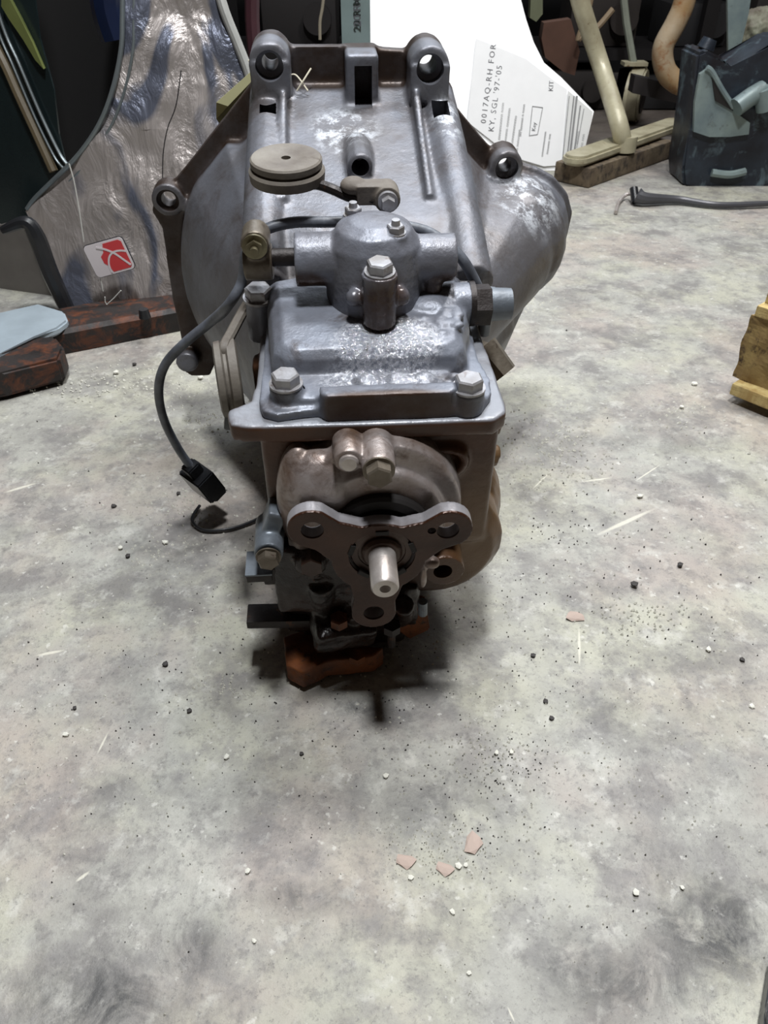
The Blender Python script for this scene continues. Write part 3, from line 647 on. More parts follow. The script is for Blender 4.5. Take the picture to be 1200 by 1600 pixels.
# the square badge sticker: red with two white arcs
RS = flat('badge white', srgb(222, 214, 216), .35); RD = flat('badge red', srgb(206, 62, 66), .35)
bc = wy(171, 402, 1.148); ex = (wy(202, 366, 1.148) - wy(134, 385, 1.148)).normalized(); ez = (wy(134, 385, 1.148) - wy(150, 430, 1.148)); ez = (ez - ex * ez.dot(ex)).normalized(); en = ex.cross(ez)
BM_ = Matrix((ex, ez, -en)).transposed().to_4x4(); BM_.translation = bc
if (BM_.to_3x3() @ Vector((0, 0, 1))).y > 0: BM_ = BM_ @ Matrix.Rotation(math.pi, 4, 'Y') @ Matrix.Diagonal((-1, 1, 1, 1)) if False else BM_
SB = empty('maker_badge', label='small square white and red badge with crossing arcs, hung on the silver fender', cat='badge'); SB.location = bc
def bp(u, v, w): return ex * u + ez * v + Vector((0, -1, 0)) * w
hw, hh, rc = .0315, .0245, .006
def rrect(hw, hh, rc, n=5):
    o = []
    for sx, sy, a in ((1, 1, 0), (-1, 1, 90), (-1, -1, 180), (1, -1, 270)):
        for k in range(n + 1):
            an = R(a + 90 * k / n); o.append((sx * (hw - rc) + rc * math.cos(an), sy * (hh - rc) + rc * math.sin(an)))
    return o
def uvslab(pts, w0, w1): 
    bm = new(); A = [bm.verts.new(bp(u, v, w0)) for u, v in pts]; B = [bm.verts.new(bp(u, v, w1)) for u, v in pts]; n = len(pts); bm.faces.new(A); bm.faces.new(B)
    for i in range(n): bm.faces.new((A[i], A[(i + 1) % n], B[(i + 1) % n], B[i]))
    return bm
obj('badge_edge', uvslab(rrect(hw + .001, hh + .001, .007), -.002, .0005), M['plug'], SB)
obj('badge_plate', uvslab(rrect(hw, hh, rc), .0005, .0016), RS, SB)
red = [(-.002, hh * .86), (.024, hh * .86), (.028, hh * .7), (.0285, -.019), (.026, -.0215), (.0, -.0215), (-.005, -.015), (-.0075, -.006), (-.0095, .004), (-.0115, .0125), (-.0075, .014)]
obj('red_field', uvslab([(-.0, .0215), (.0245, .0215), (.0285, .018), (.0285, -.018), (.0255, -.0215), (-.003, -.0215), (-.0055, -.012), (-.011, -.006), (-.0115, .004), (-.005, .009)], .0016, .002), RD, SB)
def arcband(pts, wd):
    P = spline([Vector((u, v, 0)) for u, v in pts], 8); L_, R_ = [], []
    for i, p in enumerate(P):
        tt = (P[min(i + 1, len(P) - 1)] - P[max(0, i - 1)]).normalized(); nn = Vector((-tt.y, tt.x, 0)); L_.append((p + nn * wd)[:2]); R_.append((p - nn * wd)[:2])
    return L_ + R_[::-1]
obj('ring_arc', uvslab(arcband([(-.006, -.022), (-.005, -.010), (.001, .001), (.010, .006), (.02, .006), (.029, .003)], .0013), .002, .0025), RS, SB)
obj('cross_arc', uvslab(arcband([(-.012, .019), (.0, .013), (.011, .004), (.020, -.008), (.027, -.018)], .0014), .002, .0026), RS, SB)
bm = new(); tube(bm, [wy(157, 434, 1.15), wy(161, 455, 1.15)], .0009, 6, 2); tube(bm, [wy(164, 464, 1.15), wy(167, 476, 1.15), wy(189, 454, 1.15)], .0009, 6, 2)
obj('string_end', bm, M['string'], None, label='loose white string ends under the red badge', cat='string')
bm = new(); tube(bm, [wy(x, y, 1.19) for x, y in [(283, 110), (275, 165), (262, 200), (255, 240), (254, 285)]], .0008, 6, 5); obj('thin_wire', bm, M['plug'], None, label='thin dark wire lying down the silver fender', cat='wire')

# ---- dark panel further left with its trim strips and lamp
M['dgreen'] = flat('dark green paint', srgb(36, 48, 50), .2, .3); M['dgrey'] = flat('dark grey panel', srgb(66, 62, 62), .35, .2)
PN = empty('door_panel', wy(30, 330, 1.3), 'dark glossy car panel with light trim strips leaning at the left edge', 'car panel'); PB = PN.location.copy()
dp = lambda x, y: 1.38 + (90 - x) * .0006
bm = sheet([(-260, -260), (20, -260), (52, -20), (62, 60), (84, 140), (92, 210), (104, 262), (60, 300), (44, 330), (60, 360), (-260, 400)], dp, .006); put(bm, PB); obj('panel_skin', bm, M['dgreen'], PN, angle=60)
for nm_, mt, pp, r in (('trim_strip', M['edge'], [(-40, -100), (4, 40), (30, 100), (64, 180), (92, 238), (104, 256)], .0028), ('trim_strip', M['edge'], [(-46, -90), (-4, 45), (20, 102), (54, 182), (84, 243), (98, 262)], .0022),
                       ('rubber_strip', flat('tan strip', srgb(100, 88, 66), .5), [(-60, -20), (0, 85), (30, 150), (60, 215), (84, 268)], .008)):
    bm = new(); tube(bm, [wy(x, y, dp(x, y) - .008) for x, y in pp], r, 8, 6); put(bm, PB); obj(nm_, bm, mt, PN)
M['lens'] = flat('yellow lamp lens', srgb(122, 130, 78), .15, .2)
bm = new(); slab(bm, [wy(x, y, dp(x, y) - .012) for x, y in [(2, -12), (16, 0), (32, 30), (50, 66), (68, 108), (55, 94), (36, 62), (14, 30), (2, 10)]], (0, .01, 0)); put(bm, PB); obj('lamp_lens', bm, M['lens'], PN)
# grey inner panel below it and curved dark inner arch
bm = sheet([(-120, 300), (0, 352), (40, 340), (56, 352), (84, 440), (108, 500), (70, 510), (0, 505), (-120, 500)], lambda x, y: 1.262 + (110 - x) * .0004, .006)
obj('rocker_cover', bm, flat('mid grey panel', srgb(112, 108, 104), .4, .3), None, label='grey inner panel below the dark panel at the left edge', cat='car panel')
bm = new(); tube(bm, [wy(x, y, 1.16) for x, y in [(4, 360), (40, 348), (58, 372), (78, 425), (108, 490)]], .013, 10, 6, radii=[.006, .01, .013, .013, .012])
obj('arch_liner', bm, M['plug'], None, label='black curved arch liner edge left of the silver fender', cat='liner')
bm = sheet([(30, -260), (230, -260), (230, 120), (190, 240), (120, 300), (60, 345), (70, 250), (60, 120)], lambda x, y: 1.62 - (x - 130) ** 2 * .000004, .006)
obj('shade_sheet', bm, flat('matt black shade', srgb(8, 6, 7), .9), None, label='matt black shade sheet added for the dark inside the silver wheel arch', cat='shade sheet')  # black sheet added to make the space behind the arch dark
# pale plastic piece
bm = new(); pp = [(-90, 545), (-60, 500), (0, 490), (60, 474), (100, 486), (106, 500), (90, 512), (50, 525), (0, 552), (-40, 570)]
slab(bm, [wz(x, y, .045) for x, y in pp], (0, 0, -.012)); bmesh.ops.bevel(bm, geom=bm.edges[:], offset=.003, segments=2, affect='EDGES')
obj('plastic_tray', bm, flat('pale blue plastic', srgb(158, 170, 178), .4), None, label='pale blue-grey plastic piece lying on the beam at the left', cat='plastic piece')
# the rusty beam on the floor
BA = wz(-60, 585); BBx = wz(300, 513); d = (BBx - BA).normalized(); nrm = Vector((-d.y, d.x, 0))
M['beam'] = metal('dark rusty beam', srgb(46, 40, 38), srgb(30, 25, 24), srgb(104, 56, 30), 14, .1, (.5, .8), 120, .5, (.48, .7))
bm = new(); a_, b_ = BA - d * .1, BBx + d * .25
for q in (0,):
    pr = [(0, 0), (.0, .03), (.006, .036), (.05, .038), (.1, .03), (.1, 0)]
    A = [bm.verts.new(a_ + nrm * u + Vector((0, 0, v))) for u, v in pr]; B = [bm.verts.new(b_ + nrm * u + Vector((0, 0, v))) for u, v in pr]; n = len(pr)
    bm.faces.new(A); bm.faces.new(B)
    for i in range(n): bm.faces.new((A[i], A[(i + 1) % n], B[(i + 1) % n], B[i]))
obj('steel_beam', bm, M['beam'], None, smooth=False, label='black and rusty steel beam on the floor under the fender', cat='beam')
bm = new(); p = wz(225, 488, .045); cyl(bm, p + Vector((0, 0, -.008)), p + Vector((0, 0, .005)), .009, .007); obj('rubber_stop', bm, M['plug'], None, label='small black rubber stop on the rusty beam', cat='rubber stop')
bm = new(); pp = [(-90, 555), (0, 548), (50, 528), (85, 524), (100, 542), (92, 560), (0, 582), (-90, 600)]
slab(bm, [wz(x, y, .04) for x, y in pp], (0, 0, -.035)); bmesh.ops.bevel(bm, geom=bm.edges[:], offset=.004, segments=2, affect='EDGES')
obj('black_bracket', bm, M['beam'], None, label='dark bracket end lying over the left end of the beam', cat='bracket')

# ---- yellow card tag tied to the left ear with string
TG = empty('card_tag', wy(380, 150, .86), 'folded cream card tag tied to the left ear of the bell housing', 'tag'); TB = TG.location.copy()
CARD = flat('cream card', srgb(212, 208, 160), .6)
bm = new(); slab(bm, [wy(x, y, .865) for x, y in [(338, 160), (392, 112), (400, 120), (356, 166)]], (0, .002, .0)); put(bm, TB); obj('top_fold', bm, CARD, TG, smooth=False)
bm = new(); slab(bm, [wy(356, 166, .865), wy(400, 120, .865), wy(404, 150, .87), wy(372, 196, .872), wy(350, 204, .872), wy(338, 186, .868), wy(338, 160, .865)], (0, .002, .0)); put(bm, TB)
obj('lower_fold', bm, flat('olive card', srgb(112, 102, 58), .6), TG, smooth=False)
bm = new(); tube(bm, [wy(388, 94, .83), wy(400, 106, .825), wy(425, 118, .815), wy(444, 132, .81), wy(450, 158, .80)], .0008, 6, 6); tube(bm, [wy(452, 118, .82), wy(463, 118, .818), wy(481, 142, .81)], .0008, 6, 5); tube(bm, [wy(486, 107, .82), wy(474, 126, .812), wy(464, 142, .81)], .0008, 6, 5)
tube(bm, [wy(396, 118, .825), wy(410, 128, .822), wy(432, 132, .815), wy(446, 124, .815)], .0008, 6, 5)
put(bm, TB); obj('tie_string', bm, flat('cream string', srgb(214, 206, 184), .6), TG)

# ---- pale post behind the bell
bm = new(); p = wy(557, 60, .98); wdt = .0155
slab(bm, [(p.x - wdt, .98, .0), (p.x + wdt, .98, .0), (p.x + wdt - .001, .98, .75), (p.x - wdt - .001, .98, .75)], (0, .02, 0))
PO = obj('painted_post', bm, flat('pale green-grey paint', srgb(148, 166, 164), .5), None, smooth=False, label='pale grey-green painted bar upright behind the bell housing top', cat='post')
INK = flat('faint ink', srgb(104, 106, 110), .8)
def text(name, s, p, size, xdir, ydir, mat, parent, off=Vector((0, -.001, 0)), bold=0., sp=1.):
    cu = bpy.data.curves.new(name, 'FONT'); cu.body = s; cu.size = size; cu.extrude = .0002; cu.align_y = 'CENTER'; cu.offset = bold; cu.resolution_u = 2; cu.space_character = sp
    o = bpy.data.objects.new(name, cu); col.objects.link(o)
    x = Vector(xdir).normalized(); y = Vector(ydir); y = (y - x * y.dot(x)).normalized(); z = x.cross(y)
    m = Matrix((x, y, z)).transposed().to_4x4(); m.translation = Vector(p) + off
    dg = bpy.context.evaluated_depsgraph_get(); me = bpy.data.meshes.new_from_object(o.evaluated_get(dg)); bpy.data.objects.remove(o)
    me.transform(m if parent is None else Matrix.Translation(-parent.matrix_world.translation) @ m); me.materials.clear(); me.materials.append(mat); me.name = name
    q = bpy.data.objects.new(name, me); col.objects.link(q); q.parent = parent; return q
text('post_marking', '20 R·M·', wy(559, 42, .979), .011, (0, 0, 1), (-1, 0, 0), INK, PO, bold=.0002)

# ---- white boxed part with printed label
WH = flat('white sheet', srgb(250, 250, 250), .6); PR = flat('printed label paper', srgb(206, 206, 204), .7)
wd = lambda x, y: 2.09 + (265 - y) * .0006
WB = empty('white_fender', wy(820, 262, 2.09), 'tall white fender with a printed label leaning behind the bell housing', 'fender'); WB0 = WB.location.copy()
bpy.context.view_layer.update()
wo = [(576, -200), (576, 60), (570, 300), (700, 300), (820, 268), (878, 266), (890, 256), (906, 248), (912, 240), (928, 174), (905, 150), (878, 122), (850, 98), (834, 66), (822, 30), (812, -8), (800, -200)]
bm = sheet(wo, wd, .02, noise_amp=.004); put(bm, WB0); obj('fender_sheet', bm, WH, WB, angle=60)
bm = new(); slab(bm, [wy(x, y, wd(x, y) - .006) for x, y in [(744, 60), (822, 92), (868, 128), (886, 140), (876, 258), (850, 260), (800, 245), (730, 190)]], (0, .002, 0)); put(bm, WB0); obj('label_sheet', bm, flat('label white', srgb(228, 228, 228), .7), WB, smooth=False)
bm = new(); slab(bm, [wy(x, y, wd(x, y) - .008) for x, y in [(888, 142), (926, 175), (911, 240), (886, 252), (878, 256)]], (0, .002, 0)); put(bm, WB0); obj('side_label', bm, PR, WB, smooth=False)
def line_dir(x0, y0, x1, y1): return wy(x1, y1, wd(x1, y1)) - wy(x0, y0, wd(x0, y0))
up = line_dir(752, 190, 768, 66); sd = line_dir(766, 66, 740, 60)
INK2 = flat('grey print', srgb(84, 84, 88), .8); INK3 = flat('pale grey print', srgb(132, 132, 132), .8)
off = Vector((0, -.0068, 0))
text('label_text', '0017AQ-RH FOR', wy(755, 192, wd(755, 192)), .0195, up, sd, INK2, WB, off, sp=1.32)
text('label_text', 'KY, SGL \'97-\'05', wy(767, 205, wd(767, 205)), .0195, up, sd, INK2, WB, off, sp=1.2)
for i, (x0, y0, x1, y1, s) in enumerate([(779, 218, 791, 108, .011), (788, 226, 802, 120, .011), (798, 232, 811, 140, .011), (812, 212, 823, 124, .010), (860, 142, 862, 118, .016), (806, 240, 818, 150, .010), (846, 244, 858, 160, .009), (854, 240, 866, 160, .009), (898, 236, 908, 170, .012), (906, 236, 916, 180, .011), (884, 244, 896, 160, .010)]):
    text('label_text', ['xxxxxxxxxxxxxx xxxx', 'xxxxxxxx xxxxxxxxx', 'xxxxxxxxxxxxxxxx', 'xx xxxxxxx x xxxx', 'M/S'][i] if False else ['nnnnnnonnnn nonn', 'nonnnnn onnnnnnn', 'nnnonnnnnnnnno', 'no nnnnnn n nonn', 'KIT', 'nnn nnnonnnn', 'onnnnnnnonnnn', 'nnnonnn nnn', 'nnonnnnn', 'nonn nnn', 'nnnnnnon nnn'][i], wy(x0, y0, wd(x0, y0)), s, line_dir(x0, y0, x1, y1), sd, INK3 if i != 4 else INK2, WB, off if not 8 <= i <= 9 else Vector((0, -.0088, 0)))
bm = new(); c4 = [(827, 212), (840, 210), (848, 168), (832, 166)]
q = [wy(x, y, wd(x, y) - .0066) for x, y in c4]
for i in range(4): cyl(bm, q[i], q[(i + 1) % 4], .0008, seg=4)
put(bm, WB0); obj('label_box', bm, INK3, WB, smooth=False)
text('label_text', 'Key', wy(833, 204, wd(833, 204)), .013, up, sd, INK2, WB, off)
bm = new()
for x0, x1, ya, yb in ((896, 898, 150, 240), (900, 903, 150, 236), (906, 908, 165, 240), (912, 913, 170, 225), (889, 890, 150, 248)):
    slab(bm, [wy(x, y, wd(x, y) - .009) for x, y in [(x0, ya), (x1, ya), (x1 - 10, yb), (x0 - 10, yb)]], (0, .001, 0))
put(bm, WB0); obj('label_bars', bm, INK3, WB, smooth=False)

# ---- cream pipe stand with its foot rail, at the right rear
CR = metal('chipped cream paint', srgb(176, 170, 144), srgb(150, 142, 118), srgb(110, 88, 60), 16, .1, (.3, .5), 120, .3, (.6, .72))
fa, fb = wz(898, 268, .03), wz(1050, 212, .03)
SD = empty('pipe_stand', fa, 'cream painted pipe stand with a flat rounded foot rail, right rear', 'stand'); S0 = SD.location.copy()
bm = new(); dd = (fb - fa).normalized(); nn = Vector((-dd.y, dd.x, 0)); hw2 = .033; pts = []
for k in range(9): an = R(90 + 180 * k / 8); pts.append(fa + dd * (hw2 * math.cos(an)) * 1.0 + nn * hw2 * math.sin(an))
for k in range(9): an = R(-90 + 180 * k / 8); pts.append(fb + dd * (hw2 * math.cos(an)) + nn * hw2 * math.sin(an))
slab(bm, [p + Vector((0, 0, .04)) for p in pts], (0, 0, -.022)); bmesh.ops.bevel(bm, geom=bm.edges[:], offset=.006, segments=2, affect='EDGES'); put(bm, S0); obj('foot_rail', bm, CR, SD)
bm = new(); pb_ = wz(976, 222, .07); tube(bm, [wy(896, -60, 2.18), wy(906, 0, 2.19), wy(938, 100, 2.2), wy(966, 190, pb_.y), pb_ + Vector((.0, 0, -.01))], .0215, 16, 6); cyl(bm, pb_ - Vector((0, 0, .02)), pb_ + Vector((0, 0, .015)), .03); put(bm, S0); obj('upright_pipe', bm, CR, SD)
M['oldwood'] = metal('dirty grey timber', srgb(118, 104, 84), srgb(78, 66, 52), srgb(40, 34, 30), 18, 0., (.7, .9), 90, .8, (.5, .65))
bm = new(); a_ = wz(898, 298); b_ = wz(1030, 250); mid = (a_ + b_) / 2; ang = math.atan2(b_.y - a_.y, b_.x - a_.x)
box(bm, (mid.x, mid.y + .055, .022), ((b_ - a_).length, .10, .044), (0, 0, ang), bev=.005); obj('timber_block', bm, M['oldwood'], None, label='dirty timber under the cream foot rail', cat='timber')

# caster and rod
CS = empty('caster_wheel', wz(985, 190), 'cream-tyred caster wheel behind the pipe stand', 'wheel'); C0 = CS.location.copy()
wc = C0 + Vector((0, 0, .075)); bm = new(); cyl(bm, wc + Vector((-.022, .01, 0)), wc + Vector((.022, -.01, 0)), .075, seg=32); bmesh.ops.bevel(bm, geom=[e for e in bm.edges if len(e.link_faces) == 2 and e.calc_face_angle() > 1], offset=.006, segments=2, affect='EDGES'); put(bm, C0); obj('tyre', bm, CR, CS)
bm = new(); cyl(bm, wc + Vector((-.025, .011, 0)), wc + Vector((.025, -.011, 0)), .05, seg=24); put(bm, C0); obj('wheel_hub', bm, M['blacksteel'], CS)
bm = new(); box(bm, wc + Vector((-.02, .0, .085)), (.07, .05, .01)); put(bm, C0); obj('fork_plate', bm, CR, CS)
bm = new(); tube(bm, [wc + Vector((-.02, 0, .08)), wy(975, 0, 2.72), wy(984, -80, 2.74)], .011, 8, 3); put(bm, C0); obj('caster_stem', bm, flat('grey green rod', srgb(120, 124, 112), .4), CS)

# ---- dark background clutter
def cl(name, bm, mat, label, cat, **k): return obj(name, bm, mat, None, label=label, cat=cat, **k)
RUSTP = metal('rusted white pipe', srgb(176, 160, 136), srgb(158, 128, 90), srgb(140, 84, 36), 9, .1, (.4, .6), 120, .3, (.54, .7))
bm = new(); tube(bm, [wy(1085, -80, 2.42), wy(1070, 0, 2.42), wy(1056, 35, 2.42), wy(1036, 75, 2.42), wy(1040, 110, 2.42), wy(1060, 130, 2.42), wy(1086, 136, 2.42)], .028, 16, 8)
cl('exhaust_pipe', bm, RUSTP, 'bent pale exhaust pipe with orange rust, upper right background', 'pipe')
bm = new(); m1 = wy(990, 132, 2.5); m2 = wy(1200, 180, 2.5); slab(bm, [m1 + Vector((0, 0, .022)), m2 + Vector((0, 0, .022)), m2 - Vector((0, 0, .022)), m1 - Vector((0, 0, .022))], (0, .05, 0)); cl('cross_rail', bm, flat('dark steel rail', srgb(60, 56, 56), .5, .4), 'dark steel rail running behind the caster wheel', 'rail', smooth=False)
bm = new(); m1 = wz(1015, 168); cyl(bm, m1 + Vector((-.04, .0, .01)), m1 + Vector((.16, .02, .01)), .01); cl('floor_rod', bm, flat('grey rod', srgb(120, 118, 114), .5), 'short grey rod on the floor under the dark rail', 'rod')
bm = new(); slab(bm, [wy(x, y, 2.55) for x, y in [(850, 36), (892, 30), (906, 80), (898, 118), (880, 112), (852, 90), (846, 60)]], (0, .05, 0)); cl('brown_rag', bm, flat('brown cloth', srgb(84, 58, 46), .9), 'brown rag hanging behind the white fender', 'rag')
bm = new(); slab(bm, [wy(x, y, 2.6) for x, y in [(832, -60), (848, -60), (848, 22), (838, 34), (828, 28)]], (0, .04, 0)); cl('green_block', bm, flat('olive green block', srgb(104, 108, 84), .6), 'olive green block at the top edge right of the white fender', 'block')
bm = new(); tube(bm, [wy(x, y, 2.5) for x, y in [(925, -10), (918, 20), (904, 60), (910, 56), (932, 44), (958, 14)]], .008, 8, 5); cl('hanging_hose', bm, flat('tan hose', srgb(134, 116, 92), .6), 'tan hose looped behind the cream pipe', 'hose')
bm = new(); tube(bm, [wy(x, y, 2.3) for x, y in [(508, -30), (504, 10), (500, 34), (500, 62)]], .004, 8, 5); cl('rope', bm, flat('pale cord', srgb(140, 132, 116), .6), 'pale rope hanging left of the painted post', 'rope')
bm = new(); tube(bm, [wy(396, -60, 2.0), wy(394, 30, 2.0), wy(402, 120, 2.0)], .016, 8, 5); cl('maroon_tube', bm, flat('dark red tube', srgb(58, 22, 32), .6), 'dark maroon tube right of the silver fender', 'tube')
bm = new(); tube(bm, [wy(178, -80, 1.5), wy(170, 0, 1.5), wy(186, 60, 1.5)], .03, 10, 6); cl('blue_part', bm, flat('blue paint', srgb(26, 36, 64), .3, .2), 'dark blue curved part seen through the wheel arch', 'car part')
# rack of dark shelving
DK = flat('rack steel', srgb(20, 17, 18), .6, .3)
RK = empty('storage_rack', (0, 3.0, 0), 'dark steel storage rack along the back wall', 'rack')
for x in (-1.7, -.75, .12, 1.0, 1.8):
    bm = new(); box(bm, (x, -.2, .6), (.04, .04, 1.2)); obj('rack_post', bm, DK, RK, smooth=False)
for z in (.16, .62, 1.15):
    bm = new(); box(bm, (0.05, .0, z), (3.6, .34, .03)); obj('rack_shelf', bm, DK, RK, smooth=False)
random.seed(4)
rows = [(-1.55, .0, .30, .16, (34, 30, 32), 'dark casting on the floor under the rack, far left'), (-1.1, .0, .34, .14, (30, 26, 28), 'blackish casting on the floor behind the left car panel'),
        (-.68, .0, .30, .15, (26, 24, 26), 'black casting on the floor seen through the wheel arch'), (-.30, .0, .30, .14, (34, 28, 30), 'black casting on the floor behind the left ear of the bell'),
        (.06, .0, .26, .13, (28, 26, 28), 'black casting on the floor behind the painted post'), (.62, .0, .24, .15, (44, 34, 30), 'brownish casting on the floor behind the brown rag'),
        (.93, .0, .24, .13, (26, 24, 26), 'black casting on the floor behind the caster stem'), (1.25, .0, .28, .14, (32, 30, 34), 'blackish casting on the floor behind the bent exhaust pipe'),
        (-.62, .175, .26, .2, (30, 26, 28), 'dark casting on the rack shelf behind the silver fender'), (-.27, .175, .24, .2, (38, 30, 30), 'dark reddish casting on the rack shelf behind the left ear'),
        (.0, .175, .17, .16, (26, 26, 32), 'bluish black casting on the rack shelf left of the painted post'), (.7, .175, .22, .2, (52, 40, 34), 'brown casting on the rack shelf behind the cream pipe'),
        (1.0, .175, .2, .16, (30, 28, 32), 'dark casting on the rack shelf behind the exhaust pipe'), (1.28, .175, .22, .2, (48, 40, 36), 'brown-grey casting on the rack shelf at the top right')]
for i, (x, z, w_, h_, c_, lab_) in enumerate(rows):
    y = 2.98 if z else 2.94
    bm = new(); box(bm, (x, y, z + h_ * .38), (w_, .2, h_ * .76), bev=.02); cyl(bm, (x - w_ * .1, y, z + h_ * .5), (x - w_ * .1, y, z + h_), w_ * .24, w_ * .18); cyl(bm, (x + w_ * .25, y - .13, z + h_ * .4), (x + w_ * .25, y, z + h_ * .4), h_ * .22)
    cl('engine_casting', bm, flat('casting paint %d' % i, srgb(*[v * .62 for v in c_]), .75), lab_, 'casting', group='castings on and under the storage rack')

# ---- the dark blue machine part at the right edge
MB = empty('machine_housing', wz(1130, 290), 'dark blue-black machine housing standing at the right edge of the rear floor', 'machine'); M0 = MB.location.copy(); Ym = M0.y
BLK = metal('blue black machine paint', srgb(44, 52, 62), srgb(26, 24, 30), srgb(92, 108, 116), 8, .2, (.3, .5), 120, .3, (.55, .7))
GRN = metal('pale green worn paint', srgb(134, 148, 144), srgb(104, 118, 122), srgb(70, 70, 66), 10, .2, (.35, .55), 120, .3)
ym = lambda x, y: Ym
bm = new(); slab(bm, [wy(x, y, Ym) for x, y in [(1068, 292), (1066, 262), (1078, 200), (1090, 84), (1104, 78), (1132, 92), (1140, 110), (1220, 60), (1320, 60), (1320, 325), (1200, 312)]], (0, .12, 0)); bmesh.ops.bevel(bm, geom=bm.edges[:], offset=.006, segments=2, affect='EDGES'); put(bm, M0); obj('housing_body', bm, BLK, MB)
bm = new(); slab(bm, [wy(x, y, Ym - .012) for x, y in [(1094, 116), (1106, 108), (1122, 150), (1138, 168), (1172, 192), (1170, 210), (1140, 214), (1108, 214), (1084, 206), (1086, 160)]], (0, .012, 0)); put(bm, M0); obj('worn_plate', bm, GRN, MB)
bm = new(); tube(bm, [wy(x, y, Ym - .014) for x, y in [(1104, 106), (1112, 112), (1128, 140), (1146, 168)]], .006, 8, 4); put(bm, M0); obj('plate_lip', bm, GRN, MB)
bm = new(); slab(bm, [wy(x, y, Ym - .016) for x, y in [(1112, 118), (1122, 122), (1146, 174), (1118, 158)]], (0, .004, 0)); put(bm, M0); obj('opening', bm, M['dark'], MB)
bm = new(); tube(bm, [wy(1150, 168, Ym - .03), wy(1172, 152, Ym - .02), wy(1192, 140, Ym - .01)], .02, 12, 5); cyl(bm, wy(1198, 170, Ym - .02), wy(1194, 138, Ym - .02), .022); put(bm, M0); obj('elbow_tube', bm, GRN, MB)
bm = new(); tube(bm, [wy(1112, 270, Ym - .006), wy(1140, 273, Ym - .01), wy(1164, 268, Ym - .006)], .009, 8, 5); put(bm, M0); obj('foot_bead', bm, GRN, MB)
bm = new(); cyl(bm, wy(1102, 76, Ym + .05), wy(1110, 60, Ym + .05), .02, .016, 12); put(bm, M0); obj('top_cap', bm, BLK, MB)
bm = new(); slab(bm, [wy(x, y, Ym + .16) for x, y in [(1136, -60), (1182, -60), (1170, 20), (1154, 88), (1138, 88)]], (0, .01, 0)); cl('steel_blade', bm, GRN, 'pale grey-green blade hanging over the blue-black housing', 'blade', smooth=False)
bm = new(); slab(bm, [wy(x, y, Ym + .3) for x, y in [(1172, 20), (1260, 22), (1260, 30), (1174, 28)]], (0, .06, 0)); cl('yellow_strip', bm, flat('yellowish strip', srgb(178, 168, 110), .5), 'yellowish strip at the top right corner', 'strip', smooth=False)
bm = new()
sph(bm, wy(1182, 62, Ym + .24), (.06, .05, .07)); sph(bm, wy(1205, 95, Ym + .24), (.06, .05, .06)); sph(bm, wy(1165, 110, Ym + .24), (.05, .05, .06)); q = wy(1180, 110, Ym + .24); box(bm, (q.x, q.y, q.z / 2 - .01), (.09, .08, q.z + .02))
cast('mossy_casting', bm, metal('mottled casting', srgb(124, 126, 108), srgb(84, 76, 62), srgb(60, 40, 30), 20, .1, (.5, .8), 100, .5), None, .004, 3, None, .006, label='mottled green-grey casting behind the housing at the right edge', cat='casting')

# ---- grey cable lever lying on the floor, right rear
bm = new(); tube(bm, [wz(996, 306, .02), wz(1010, 310, .016), wz(1060, 312, .01), wz(1120, 320, .008), wz(1200, 318, .008), wz(1290, 312, .008)], .007, 10, 6, radii=[.017, .012, .008, .0065, .006, .006])
LV = cl('control_cable', bm, flat('grey cable', srgb(84, 84, 88), .4, .3), 'grey control cable with a flared end on the rear right floor', 'cable')
bm = new(); tube(bm, [wz(1000, 308, .02), wz(982, 303, .012), wz(968, 314, .006), wz(962, 332, .004)], .004, 8, 5); obj('cable_eye', bm, M['shaft'], LV)
bm = new(); cyl(bm, wz(990, 294, .03), wz(993, 316, .006), .009); obj('cable_ferrule', bm, M['plug'], LV)
# ---- timber pallet corner at the right edge
t = NT('pallet timber'); gr = t.noise(14, 6, .7, vec=t.mapped((1, 1, 14))); gr2 = t.noise(60, 4, .6, vec=t.mapped((1, 1, .25)))
c = t.mix(t.ramp(gr2, [(.35, 0.), (.65, 1.)]), srgb(206, 186, 128), srgb(166, 138, 84)); c = t.mix(t.math('MULTIPLY', t.ramp(t.noise(24, 5, .7), [(.52, 0.), (.66, 1.)]), .7), c, srgb(104, 76, 44))
M['pine'] = t.set(c, .75, 0., t.math('ADD', gr2, gr), .003, .8)
pc0 = wz(1135, 628); u = (wz(1200, 655) - pc0); u.z = 0; u.normalize(); v_ = Vector((-u.y, u.x, 0))
PL = empty('pallet', pc0, 'light pine pallet corner with a rough block, right edge of the photo', 'pallet')
def pbox(name, a, b, mat, dx=0., rough=0., bev=.002):
    bm = new(); c_ = [(a[i] + b[i]) / 2 for i in range(3)]; s_ = [b[i] - a[i] for i in range(3)]
    if rough:
        bmesh.ops.create_cube(bm, size=1, matrix=Matrix.Translation(c_) @ Matrix.Diagonal((*s_, 1))); bmesh.ops.subdivide_edges(bm, edges=bm.edges[:], cuts=14, use_grid_fill=True)
        for q in bm.verts: q.co += Vector((noise.noise(q.co * 45), noise.noise(q.co * 45 + Vector((5, 0, 0))), 0)) * rough + Vector((noise.noise(Vector((q.co.y * 300, q.co.x * 300, q.co.z * 12))), 0, 0)) * rough * .3
    else: box(bm, c_, s_, bev=bev)
    o = obj(name, bm, mat, PL, smooth=False); o.rotation_euler = (0, 0, math.atan2(u.y, u.x)); return o
M['pineend'] = metal('split timber end', srgb(150, 128, 80), srgb(112, 86, 50), srgb(60, 42, 30), 26, 0., (.7, .9), 120, .9, (.52, .66))
pbox('bottom_board', (.0, .0, .012), (.7, .1, .028), M['pine'])
pbox('block', (-.010, .018, .028), (.1, .095, .116), M['pineend'], rough=.005)
pbox('stringer_board', (-.006, .016, .116), (.12, .6, .13), M['pine'])
